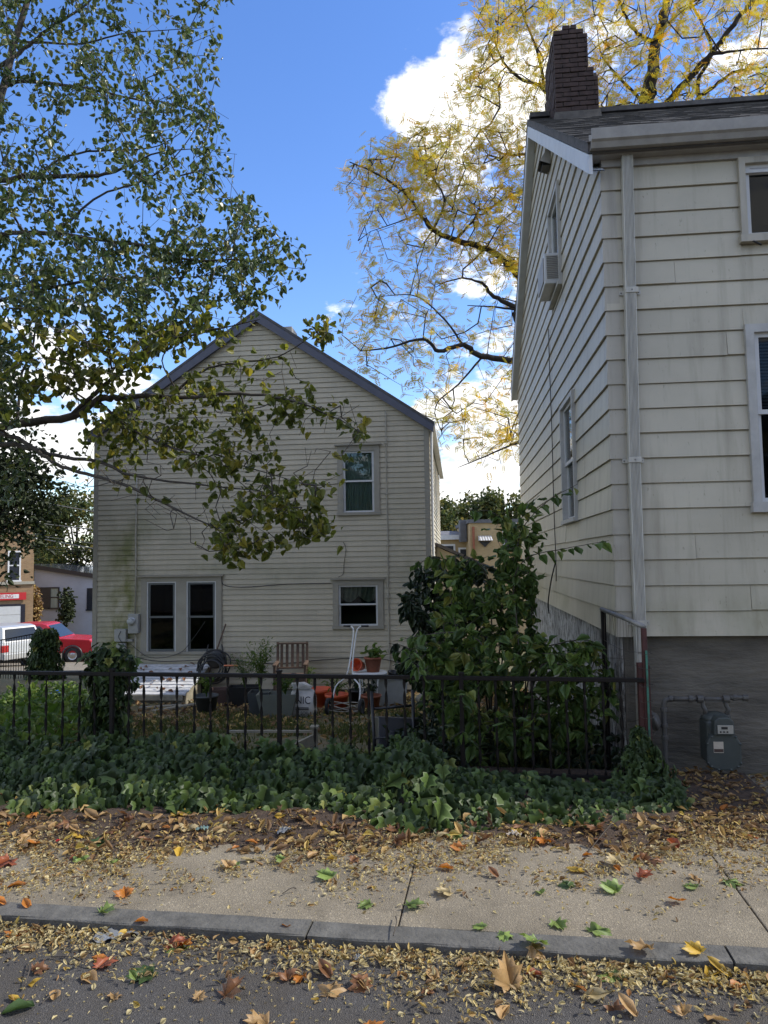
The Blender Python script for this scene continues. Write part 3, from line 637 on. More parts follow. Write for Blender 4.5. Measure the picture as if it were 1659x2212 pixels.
part('frieze_board', 'gutter', HR, -.005, HW, -.03, .02, HE-.06, HE+.004)
g = MB(); pf = [(-.115, HE+.02), (-.185, HE+.02), (-.205, HE+.06), (-.225, HE+.075), (-.235, HE+.16), (-.225, HE+.16), (-.216, HE+.085), (-.195, HE+.07), (-.178, HE+.03), (-.122, HE+.03), (-.122, HE+.17), (-.115, HE+.17)]
g.add([(x, y, z_) for x in (-.115, HW+.1) for y, z_ in pf], [tuple(range(12)), tuple(range(23, 11, -1))]+[(i, (i+1) % 12, 12+(i+1) % 12, 12+i) for i in range(12)]); gu = g.build('gutter', 'gutter', HR)
# downspout
def spout(mb, z0, z1, x0, x1):
    k = 7; w_ = .086; pr = [(-w_/2, -.022), (-w_/2, -.085)]
    for i in range(k):
        c_ = -w_/2+.012+(w_-.024)*i/(k-1); pr += [(c_-.003, -.092), (c_, -.086), (c_+.003, -.092)]
    pr += [(w_/2, -.085), (w_/2, -.022)]; n = len(pr)
    mb.add([(x+a, b, z_) for (x, z_) in ((x0, z0), (x1, z1)) for a, b in pr], [tuple(range(n)), tuple(range(2*n-1, n-1, -1))]+[(i, (i+1) % n, n+(i+1) % n, n+i) for i in range(n)])
ds = thing('downspout', 'ribbed cream metal downspout strapped to the corner of the white-sided house', 'downspout', HO, -YAW)
s = MB(); spout(s, 2.32, HE+.025, .158, .196); s.build('upper_pipe', 'downspout', ds)
s = MB(); spout(s, -.02, 2.326, .150, .159); s.v = [(x, y-.003, z_) for x, y, z_ in s.v]; s.build('lower_pipe', 'downspout', ds)
for z_, xc in ((3.80, .186), (2.42, .160), (1.13, .153)):
    s = MB().box(xc-.05, xc+.05, -.099, -.019, z_-.022, z_+.022).box(xc-.085, xc+.085, -.0235, -.0185, z_-.018, z_+.018); st_ = s.build('strap', 'downspout', ds, bevel=.002)
    for dx in (-.07, .07, .0):
        MB().lathe([(0, .004), (.006, .003), (.007, 0)], 8, Matrix.Translation((xc+dx, -.0235 if dx else -.099, z_)) @ Matrix.Rotation(R(90), 4, 'X')).build('screw', 'pipe_grey', st_)
# chimney
CH = MB(); cx0, cx1, cy0, cy1, cz0, cz1 = .17, .74, 3.45, 4.35, 7.0, 8.72
CH.box(cx0+.02, cx1-.02, cy0+.02, cy1-.02, cz0, 8.08).box(cx0+.02, cx1-.14, cy0+.02, cy1-.02, 8.08, 8.64); ch = CH.build('chimney', 'mortar', HR)
MB().add([(x, y, z_) for (x, y, z_) in ((cx0-.03, cy0-.05, 7.35), (cx1+.03, cy0-.05, 7.35), (cx1+.01, cy0-.005, 7.56), (cx0-.01, cy0-.005, 7.56), (cx0-.03, cy1, 7.35), (cx1+.03, cy1, 7.35), (cx1+.012, cy1, 7.56), (cx0-.012, cy1, 7.56))], [(0, 1, 2, 3), (0, 3, 7, 4), (1, 5, 6, 2), (2, 6, 7, 3)]).build('flashing', 'mortar', ch)
z = 7.56; c_ = 0
while z < cz1:
    xr = cx1 if z < 8.02 else (cx1-.05 if z < 8.1 else (cx1-.12 if z < 8.6 else (cx1-.17 if z < 8.66 else cx1-.26)))
    xl = cx0 if z < 8.66 else cx0+.12
    off = (c_ % 2)*.1
    def br(a, b, y0, y1):
        e = random.uniform(-.006, .006); MB().box(a+.005, b-.005, y0+e, y1+e, z+.005, z+.062).build('brick', 'brick', ch, bevel=.004, seg=1)
    x = xl-off
    while x < xr-.03:
        a, b = max(x, xl), min(x+.205, xr)
        if b-a > .03: br(a, b, cy0, cy0+.09)
        x += .205
    if z < 8.66:
        y = cy0+.09-(.1-off)
        while y < cy1:
            a, b = max(y, cy0+.095), min(y+.205, cy1)
            if b-a > .03:
                e = random.uniform(-.006, .006); MB().box(xl+e, xl+.09+e, a+.005, b-.005, z+.005, z+.062).build('brick', 'brick', ch, bevel=.004, seg=1)
            y += .205
    z += .067; c_ += 1
MB().tube([(cx1-.1, cy0+.3, 8.5), (cx1-.1, cy0+.3, 8.98)], .008, 6).build('lightning_rod', 'pipe_grey', ch)
# window air conditioner, vent hood, cables on the gable wall
AC = thing('air_conditioner', 'white window air conditioner jutting from the gable wall of the white-sided house', 'air conditioner', HO, -YAW)
MB().box(-.19, .02, 2.30, 2.90, 4.80, 5.16).build('case', 'vinyl', AC, bevel=.012)
for i in range(13): part('louver', 'gutter', AC, -.165, -.03, 2.286, 2.2985, 4.86+i*.021, 4.869+i*.021)
part('rear_grille', 'gutter', AC, -.202, -.191, 2.34, 2.86, 4.84, 5.12)
VH = thing('vent_hood', 'small sloped vent hood high on the gable wall', 'vent', HO, -YAW)
MB().add([(-.02, 2.75, 6.72), (-.02, 3.0, 6.72), (-.15, 2.75, 6.52), (-.15, 3.0, 6.52), (-.02, 2.75, 6.47), (-.02, 3.0, 6.47)], [(0, 1, 3, 2), (0, 2, 4), (1, 5, 3)]).build('hood', 'gutter', VH)
part('duct', 'black_plastic', VH, -.11, -.012, 2.79, 2.96, 6.48, 6.6)
s = MB().tube([(-.025, 3.35+.02*math.sin(i), 4.6-i*.28) for i in range(12)]+[(-.03, 3.33, 1.36)], .006, 5); tag(s.build('cable', 'cable', None, mw=HR.matrix_basis.copy() if False else Matrix.Translation(HO.tolist()) @ Matrix.Rotation(-YAW, 4, 'Z')), 'thin cable stapled down the gable wall of the white-sided house', 'cable')
s = MB().tube(cat_rom([(-.03, 3.3, 1.62), (-.06, 3.6, 1.35), (-.05, 4.05, 1.05), (-.03, 4.15, .9)], 5), .009, 6); tag(s.build('cable', 'cable', None, mw=Matrix.Translation(HO.tolist()) @ Matrix.Rotation(-YAW, 4, 'Z')), 'short black cable hanging off the lowest siding of the gable wall', 'cable')
# gas meter
GM = thing('gas_meter', 'grey-green gas meter with pipes against the stucco foundation', 'gas meter', HO-np.array([.05, -.005, 0]), -YAW)
MB().box(.61, .80, -.27, -.08, .10, .42).build('body', 'gas_body', GM, bevel=.03, seg=3)
q = MB(); q.lathe([(0, .005), (.118, .005), (.125, 0), (.13, -.03), (.118, -.045)], 24); fp = [(-.11, -.14), (-.135, -.11), (-.135, .05), (-.10, .11), (-.05, .13), (.05, .13), (.10, .11), (.135, .05), (.135, -.11), (.11, -.14), (.05, -.165), (-.05, -.165)]
MB().prism([(.715+a*.92, .22+b*.92) for a, b in fp], -.305, -.262).build('front_cover', 'gas_body', GM, bevel=.012)
for a, b in fp: MB().lathe([(0, .008), (.008, .007), (.009, 0)], 7, Matrix.Translation((.715+a*.86, -.305, .22+b*.86)) @ Matrix.Rotation(R(90), 4, 'X')).build('bolt', 'gas_body', GM)
MB().prism([(.64, .33), (.79, .33), (.785, .43), (.755, .46), (.675, .46), (.645, .43)], -.33, -.2).build('index_hood', 'gas_body', GM, bevel=.01)
ip = part('index_plate', 'gas_plate', GM, .665, .775, -.338, -.331, .345, .405)
part('index_window', 'black_plastic', ip, .69, .735, -.3395, -.3382, .377, .395)
for k in range(3): part('dial', 'black_plastic', ip, .678+k*.024, .690+k*.024, -.3395, -.3382, .352, .364)
lb = part('label_plate', 'paper', GM, .64, .71, -.3085, -.3055, .20, .28); part('label_band', 'brown_trough', lb, .642, .708, -.3095, -.3087, .205, .228)
MB().lathe([(.10, 0), (.10, .02), (.05, .045), (0, .05)], 20, c=(.705, -.17, .42)).build('top_cap', 'gas_body', GM)
PZ = .565
p1 = MB(); p1.tube([(.40, -.17, PZ), (.60, -.17, PZ)], .019, 12).tube([(.62, -.17, PZ), (.80, -.17, PZ)], .016, 12).tube([(.815, -.17, PZ+.01), (.93, -.17, PZ+.012)], .017, 12); p1.build('header_pipe', 'gas_pipe', GM)
MB().box(.62, .80, -.182, -.158, PZ-.022, PZ+.008).build('meter_bar', 'gas_pipe', GM, bevel=.003)
for x, r_, L in ((.385, .024, .03), (.53, .027, .03), (.60, .03, .045), (.79, .03, .045), (.855, .026, .03), (.93, .023, .04)):
    MB().tube([(x-L/2, -.17, PZ+(.01 if x > .8 else 0)), (x+L/2, -.17, PZ+(.01 if x > .8 else 0))], r_, 10 if x != .855 else 6, smooth=False).build('fitting', 'gas_pipe', GM, bevel=.003)
for x, xe in ((.62, .638), (.79, .79)):
    MB().tube(cat_rom([(x, -.17, PZ-.01), (x, -.175, PZ-.05), (x+.012, -.18, PZ-.08), (xe, -.17, .455), (xe, -.17, .42)], 4), .016, 10).build('swivel_pipe', 'gas_pipe', GM)
    MB().tube([(xe, -.17, .415), (xe, -.17, .45)], .032, 8, smooth=False).build('union_nut', 'gas_pipe', GM, bevel=.004)
MB().tube(cat_rom([(.39, -.17, PZ), (.345, -.17, PZ-.012), (.33, -.17, PZ-.06), (.33, -.17, .38), (.33, -.17, .05), (.33, -.17, -.1)], 5), .019, 12).build('riser_pipe', 'gas_pipe', GM)
for zz in (.47, .35, .26): MB().tube([(.33, -.17, zz), (.33, -.17, zz+.03)], .028, 10, smooth=False).build('fitting', 'gas_pipe', GM, bevel=.003)
MB().lathe([(0, -.035), (.05, -.033), (.06, -.012), (.075, -.01), (.075, .01), (.06, .012), (.05, .035), (0, .04)], 24, Matrix.Translation((.255, -.17, .40)) @ Matrix.Rotation(R(75), 4, 'Y')).build('regulator', 'gas_pipe', GM)
# ------------------------------------------------------------------ house on the left
LO = np.array([-6.172, 15.356, 0.]); LW, LD, LE, LA, LB = 7.13, 9.5, 4.42, 6.84, -.93
HL = thing('cream_clapboard_house', 'cream clapboard gable house with slate-blue rake boards and algae stains', 'house', LO, -YAW)
lsl = (LA-LE)/(LW/2)
DW, SWN, UWN = (1.06, 2.80, -.225, 1.40), (5.13, 6.165, .28, 1.275), (5.25, 6.125, 2.59, 4.03)
wall_sheet([(0, LB), (LW, LB), (LW, LE), (LW/2, LA), (0, LE)], [sin_(DW, .05), sin_(SWN, .05), sin_(UWN, .05)], front, 'wall', 'siding_left', HL)
MB().add([(0, 0, LB), (0, LD, LB), (0, LD, LE), (0, 0, LE), (LW, 0, LB), (LW, LD, LB), (LW, LD, LE), (LW, 0, LE), (LW/2, LD, LA)], [(0, 1, 2, 3), (1, 5, 6, 8, 2)]).build('wall', 'siding_left', HL)
part('foundation', 'stucco', HL, .05, LW-.05, .04, LD-.05, -1.6, LB+.01)
def lim_left(z):
    if z <= LE: return (.085, LW-.085)
    t = (z-LE)/lsl; return (max(.085, t), min(LW-.085, LW-t)) if t < LW/2-.01 else None
boards(HL, front, LB, LA, .107, lim_left, [DW, SWN, UWN], 'siding_left', .016, 'clapboard', {3: 3.4, 9: 4.3, 14: 4.8, 21: 3.9, 23: 6.7, 30: 4.4, 38: 2.4, 45: 4.9, 52: 3.3, 58: 4.2}, .0015)
lside = lambda u, n, z: (LW+n, u, z)
boards(HL, lside, LB, LE-.05, .107, lambda z: (.085, LD), [], 'siding_left', .016, 'clapboard')
for x0, x1 in ((-.012, .085), (LW-.085, LW+.012)):
    part('corner_board', 'trim_left', HL, x0, x1, -.024, .0, LB, LE+.02)
part('corner_board', 'trim_left', HL, LW+.0005, LW+.024, -.02, .085, LB, LE-.08)
def window2(x0, x1, z0, z1, n, cas, **k): pass
# double window: two sashes under one cap
WD = MB()
def fb(mb, a, b, c, d, n0, n1): return mb.box(a, b, -n1, -n0, c, d)
x0, x1, z0, z1 = DW; cw = .125
fb(WD, x0, x0+cw, z0+.06, z1-.02, -.06, .04); fb(WD, x1-cw, x1, z0+.06, z1-.02, -.06, .04); fb(WD, (x0+x1)/2-.115, (x0+x1)/2+.115, z0+.06, z1-.12, -.06, .039); fb(WD, x0+cw, x1-cw, z1-.12, z1-.02, -.06, .038)
wd = WD.build('window', 'trim_left', HL, bevel=.003)
fb(MB(), x0-.02, x1+.02, z0, z0+.06, -.06, .065).build('sill', 'trim_left', wd, bevel=.004)
fb(MB(), x0-.06, x1+.045, z1-.02, z1+.015, -.02, .10).build('cap', 'trim_left', wd, bevel=.004)
for a, b in ((x0+cw, (x0+x1)/2-.115), ((x0+x1)/2+.115, x1-cw)):
    s = MB(); fb(s, a, a+.022, z0+.06, z1-.12, -.05, .03); fb(s, b-.022, b, z0+.06, z1-.12, -.05, .03); fb(s, a+.022, b-.022, z1-.142, z1-.12, -.05, .03); s.build('frame', 'vinyl', wd)
    c, d = z0+.065, z1-.145; mz = (c+d)/2+.0
    for lo, hi, n in ((mz-.02, d, -.004), (c, mz+.02, -.03)):
        s = MB(); t = .045; fb(s, a+.024, a+.024+t, lo, hi, n-.02, n+.015); fb(s, b-.024-t, b-.024, lo, hi, n-.02, n+.015); fb(s, a+.024+t, b-.024-t, lo, lo+.04, n-.02, n+.014); fb(s, a+.024+t, b-.024-t, hi-.035, hi, n-.02, n+.014); s.build('sash', 'screen_dark', wd)
        fb(MB(), a+.06, b-.06, lo+.03, hi-.03, n-.003, n+.003).build('pane', 'glass_dull', wd)
    s = MB(); s.add([(u, y, z_) for y in (.07, .9) for z_ in (c-.03, d+.03) for u in (a, b)], [(4, 5, 7, 6), (0, 1, 5, 4), (2, 3, 7, 6), (0, 2, 6, 4), (1, 3, 7, 5)]); s.build('room_recess', 'room', wd)
window(HL, front, *SWN, 'trim_left', 'vinyl', cap=.045, cw=.115, sill=.06, meet=.53, room=.9, sw=.04, trimd=.04, curtain=('valance', 'valance'))
w3 = window(HL, front, *UWN, 'trim_left', 'vinyl', cap=.05, cw=.115, sill=.06, meet=.51, room=.9, sw=.045, trimd=.04, curtain=('curtain', 'curtain'))
# roof, rake boards, gutter
rf = MB(); ov = .1
for sg in (0, 1):
    xa, xb = (-.14, LW/2) if sg == 0 else (LW+.14, LW/2)
    zf = lambda x: LE+lsl*(LW/2-abs(x-LW/2))
    rf.add([(x, y, zf(x)+t) for t in (.07, .13) for y in (-ov-.03, LD+.1) for x in (xa, xb)], [(0, 2, 3, 1), (4, 5, 7, 6), (0, 1, 5, 4), (2, 6, 7, 3), (0, 4, 6, 2), (1, 3, 7, 5)])
rf = rf.build('roof', 'shingle', HL)
for xa, xb in ((-.12, LW/2), (LW+.12, LW/2)):
    MB().add([(x, y, zf(x)+t) for y in (-ov-.024, -ov) for (x, t) in ((xa, -.10), (xa, .065), (xb, .065), (xb, -.12))], [(0, 1, 2, 3), (4, 7, 6, 5), (0, 3, 7, 4), (1, 5, 6, 2), (0, 4, 5, 1), (2, 6, 7, 3)]).build('rake_board', 'fascia_blue', HL)
    MB().add([(x, y, zf(x)+t) for y in (-ov, .0) for (x, t) in ((xa, -.09), (xa, -.07), (xb, -.07), (xb, -.09))], [(0, 1, 2, 3), (4, 7, 6, 5), (0, 3, 7, 4), (1, 5, 6, 2)]).build('rake_soffit', 'fascia_blue', HL)
part('gutter', 'rake_white', HL, LW+.02, LW+.15, -.09, LD, LE-.06, LE+.05)
part('gutter', 'rake_white', HL, -.15, -.02, -.09, LD, LE-.06, LE+.05)
MB().tube(cat_rom([(LW+.09, -.0, LE-.05), (LW+.07, .05, LE-.3), (LW+.06, .06, 2.0), (LW+.07, .06, LB+.1)], 5), .03, 8).build('downspout', 'white_metal', HL)
MB().box(3.25, 3.85, 2.0, 2.6, LA-.35, LA+.45).build('chimney', 'gutter', HL, bevel=.01)
MB().box(.55, 1.75, 3.0, 4.6, LE+.2, LE+1.35).build('dormer', 'siding_left', HL); MB().prism([(.4, LE+1.35), (1.9, LE+1.35), (1.9, LE+1.47), (.4, LE+1.42)], 2.85, 4.7).build('dormer_roof', 'shingle', HL)
# lean-to at the back right
q = MB(); q.add([(LW+.03, 3.2, -1.4), (LW+1.5, 3.2, -1.4), (LW+1.5, 3.2, 1.3), (LW+.03, 3.2, 1.98), (LW+.03, 7, -1.4), (LW+1.5, 7, -1.4), (LW+1.5, 7, 1.3), (LW+.03, 7, 1.98)], [(0, 1, 2, 3), (1, 5, 6, 2), (4, 7, 6, 5)]); ln = q.build('lean_to', 'siding_left', HL)
q = MB(); q.add([(x, y, z_) for y in (3.05, 7.1) for (x, z_) in ((LW+.03, 2.0), (LW+1.65, 1.26), (LW+1.65, 1.34), (LW+.03, 2.08))], [(0, 1, 2, 3), (4, 7, 6, 5), (0, 4, 5, 1), (2, 6, 7, 3), (1, 5, 6, 2)]); q.build('lean_to_roof', 'shingle', HL)
LMAT = Matrix.Translation(LO.tolist()) @ Matrix.Rotation(-YAW, 4, 'Z')
def lw(x, y, z): return np.array(LMAT @ Vector((x, y, z)))
# service conduits, meter, cables on the wall
cdt = thing('conduit', 'painted conduit pipe running up the cream clapboards beside the upper window', 'conduit', lw(6.265, -.03, -.9), -YAW)
MB().tube([(.005+.004*math.sin(i*1.3), -.004, i*.5) for i in range(12)]+[(.0, -.004, 5.63)], .011, 8).build('pipe', 'conduit', cdt)
for k in range(5): part('clip', 'conduit', cdt, -.035, .035, -.018, .012, .75+k*1.05, .775+k*1.05)
em = thing('electric_meter', 'grey electric meter with round glass dial on the algae-stained clapboards', 'electric meter', lw(.93, -.02, .2), -YAW)
part('box', 'meter_grey', em, -.11, .11, -.11, .0, .02, .42, bevel=.01)
MB().lathe([(0, .10), (.055, .098), (.07, .07), (.075, .0)], 22, Matrix.Translation((-.03, -.11, .27)) @ Matrix.Rotation(R(90), 4, 'X')).build('dial', 'clear_tub', em)
MB().lathe([(.075, .012), (.088, .01), (.088, 0)], 22, Matrix.Translation((-.03, -.11, .27)) @ Matrix.Rotation(R(90), 4, 'X')).build('ring', 'rim', em)
MB().tube([(.02, -.04, .42), (.025, -.035, 1.2), (.015, -.04, 2.0), (.02, -.035, 2.7), (.03, -.04, 3.3)], .017, 8).build('service_cable', 'conduit', em); MB().tube([(.03, -.04, .02), (.03, -.03, -.5), (.03, -.03, -1.15)], .014, 8).build('ground_pipe', 'conduit', em)
jb = thing('junction_box', 'grey telephone box below the electric meter', 'utility box', lw(.66, -.02, .05), -YAW)
part('upper_box', 'meter_grey', jb, -.13, .12, -.12, 0, .0, .26, bevel=.012); part('lower_box', 'meter_grey', jb, -.10, .10, -.10, 0, -.2, -.03, bevel=.012); part('bracket', 'meter_grey', jb, .12, .24, -.07, 0, .0, .05)
MB().tube(cat_rom([(.02, -.125, .22), (-.02, -.14, .1), (.08, -.13, -.05), (.2, -.06, -.2)], 4), .006, 6).build('wire', 'cable', jb)
def wallcable(pts, r, label): tag(MB().tube([lw(*p) for p in cat_rom(pts, 5)], r, 6).build('cable', 'cable'), label, 'cable')
wallcable([(.85, -.04, -.25), (1.5, -.07, -.36), (2.8, -.05, -.33), (3.9, -.04, -.42), (4.9, -.04, -.34), (5.9, -.04, -.3), (6.6, -.04, -.42)], .009, 'long cable sagging along the clapboards under the double window')
wallcable([(2.8, -.06, 1.42), (2.86, -.06, 1.2), (3.3, -.04, 1.15), (4.2, -.04, 1.2), (5.1, -.06, 1.21)], .008, 'cable strung along the clapboards between the double window and the small window')
wallcable([(5.36, -.03, 2.05), (5.41, -.03, 1.9), (5.37, -.04, 1.6), (5.35, -.03, 1.4), (5.25, -.05, 1.33)], .006, 'thin cable dangling above the small window with the valance')
wallcable([(.85, -.07, .0), (1.3, -.10, -.28), (1.9, -.08, -.2), (2.2, -.07, .1), (2.45, -.05, .45)], .006, 'loose wire drooping across the dark double window')
# cellar bulkhead
BK = thing('cellar_bulkhead', 'sloping white plank cellar door strewn with leaves beside the cream house', 'cellar door', lw(1.0, 0, 0), -YAW)
bx0, bx1, by, zb, zt = -.03, 1.55, -1.45, -.80, -.44
q = MB(); q.add([(x, y, z_) for x in (bx0+.03, bx1-.03) for (y, z_) in ((-.02, -1.4), (by+.05, -1.4), (by+.05, zb-.04), (-.02, zt-.04))], [(0, 1, 2, 3), (4, 7, 6, 5), (1, 5, 6, 2), (0, 3, 7, 4)]); q.build('base', 'plank_grey', BK)
ln_ = math.hypot(by, zt-zb); nb = 10; ang = math.atan2(zt-zb, -by)
for i in range(nb):
    t0, t1 = i/nb, (i+1)/nb-.022; P = lambda t, h: (by*(1-t)-.02*0, zb+(zt-zb)*t+h); j = random.uniform(-.004, .004)
    q = MB(); (ya, za), (yb, zb2) = P(t0, j), P(t1, j); q.add([(x, y, z_+h) for h in (0, .025) for (y, z_) in ((ya, za), (yb, zb2)) for x in (bx0-.02+random.uniform(-.01, .01), bx1+.02+random.uniform(-.01, .01))], [(0, 2, 3, 1), (4, 5, 7, 6), (0, 1, 5, 4), (2, 6, 7, 3), (0, 4, 6, 2), (1, 3, 7, 5)]); q.build('plank', 'plank_white', BK)
part('front_edge', 'plank_grey', BK, bx0-.03, bx1-.02, by-.03, by-.001, zb-.09, zb+.01)
# ------------------------------------------------------------------ iron fence in front
FY = R(9.5); FO = np.array([1.83, 5.30, 0.]); FMAT = Matrix.Translation(FO.tolist()) @ Matrix.Rotation(-FY, 4, 'Z')
FN = thing('iron_fence', 'low black iron fence with twisted flat balusters rising from the ivy', 'fence', FO, -FY)
ZT = .775
for a, b in ((-1.285, 0.05), (-2.71, -1.285), (-4.13, -2.71), (-5.9, -4.13)):
    part('top_rail', 'iron', FN, a+.016, b-.016, -.02, .02, ZT-.03, ZT, bevel=.004); part('bottom_rail', 'iron', FN, a+.016, b-.016, -.012, .012, .05, .075, bevel=.003)
for x in (-1.285, -2.71, -4.13):
    part('post', 'iron', FN, x-.016, x+.016, -.016, .016, -.1, ZT+.012, bevel=.003); part('post_cap', 'iron', FN, x-.022, x+.022, -.022, .022, ZT+.012, ZT+.03, bevel=.004)
tw = MB(); k = 60; Vv = []
for i in range(k+1):
    t = i/k; z_ = .07+(ZT-.1)*t; a = math.pi*5.0*t+.5; w_, h_ = .0115, .0028
    for sx, sy in ((1, 1), (-1, 1), (-1, -1), (1, -1)):
        Vv.append((sx*w_*math.cos(a)-sy*h_*math.sin(a), sx*w_*math.sin(a)+sy*h_*math.cos(a), z_))
tw.add(Vv, [(i*4+j, i*4+(j+1) % 4, i*4+4+(j+1) % 4, i*4+4+j) for i in range(k) for j in range(4)], True); b0 = tw.build('baluster', 'iron', FN)
first = True
for a, b, n in ((-1.285, .0, 9), (-2.71, -1.285, 9), (-4.13, -2.71, 9), (-5.9, -4.13, 11)):
    for i in range(n):
        x = a+(b-a)*(i+1)/(n+1)
        o = b0 if first else link('baluster', b0.data, None, FN); first = False
        o.location = (x, 0, 0); o.rotation_euler = (random.uniform(-.012, .012), random.uniform(-.012, .012), random.uniform(0, 3.1) if random.random() < .3 else random.uniform(-.2, .2))
# corner post, pipe rail and wire of the side fence
WF = thing('wire_fence', 'rusty red-brown corner post with pipe rail and sagging wire beside the downspout', 'fence', (0, 0, 0))
c0 = at(1391, 1655, 5.33); tp = at(1396, 1356, 5.33); bpz = lambda p, z_: (p[0], p[1], z_)
MB().tube([bpz(c0, -.1), bpz(c0, .88)], .03, 4, smooth=False).build('lower_post', 'rust_post', WF, bevel=.003)
a_ = (c0[0]+.03, c0[1]-.02); MB().bar((a_[0], a_[1], -.1), (a_[0], a_[1], tp[2]), .034, .03).build('upper_post', 'rust_post', WF, bevel=.003)
MB().bar((a_[0]+.004, a_[1]-.022, .0), (a_[0]+.004, a_[1]-.022, tp[2]-.16), .014, .008).build('green_stake', 'green_strip', WF)
MB().bar((a_[0]+.03, a_[1]+.03, -.1), (a_[0]+.03, a_[1]+.03, .86), .02, .02).build('back_stake', 'rust_post', WF)
pe = at(1300, 1316, 5.98); MB().tube([(a_[0], a_[1], tp[2]+.01), (a_[0]*.6+pe[0]*.4, a_[1]*.6+pe[1]*.4, tp[2]*.6+pe[2]*.4+.01), tuple(pe)], .019, 10).build('pipe_rail', 'pipe_grey', WF)
MB().bar((pe[0]+.01, pe[1], -.6), (pe[0]+.01, pe[1], pe[2]-.01), .035, .035).build('far_post', 'iron', WF)
pm = at(1330, 1326, 6.25)
wr = MB()
for i in range(16):
    t = i/15; p = np.array([a_[0], a_[1], tp[2]])*(1-t)+pe*t; wr.tube(cat_rom([(p[0], p[1], p[2]-.01), (p[0]+rng.normal(0, .02), p[1]+rng.normal(0, .02), p[2]*.6), (p[0]+rng.normal(0, .03), p[1]+rng.normal(0, .03), .05)], 3), .0018, 3, False)
for zz in (.95, .8, .65, .5, .35, .2):
    wr.tube(cat_rom([(a_[0], a_[1], zz), (a_[0]*.5+pe[0]*.5+rng.normal(0, .03), a_[1]*.5+pe[1]*.5, zz+rng.normal(0, .05)), (pe[0], pe[1], zz+.03)], 4), .0018, 3, False)
wr.build('wire_mesh', 'wire', WF)
for i in range(8):
    zz = .15+i*.115; MB().tube([(a_[0]+.05*math.cos(t), a_[1]-.005+.05*math.sin(t), zz+rng.normal(0, .006)) for t in np.linspace(0, 2*math.pi, 9)], .002, 4, False).build('wire_tie', 'wire', WF)
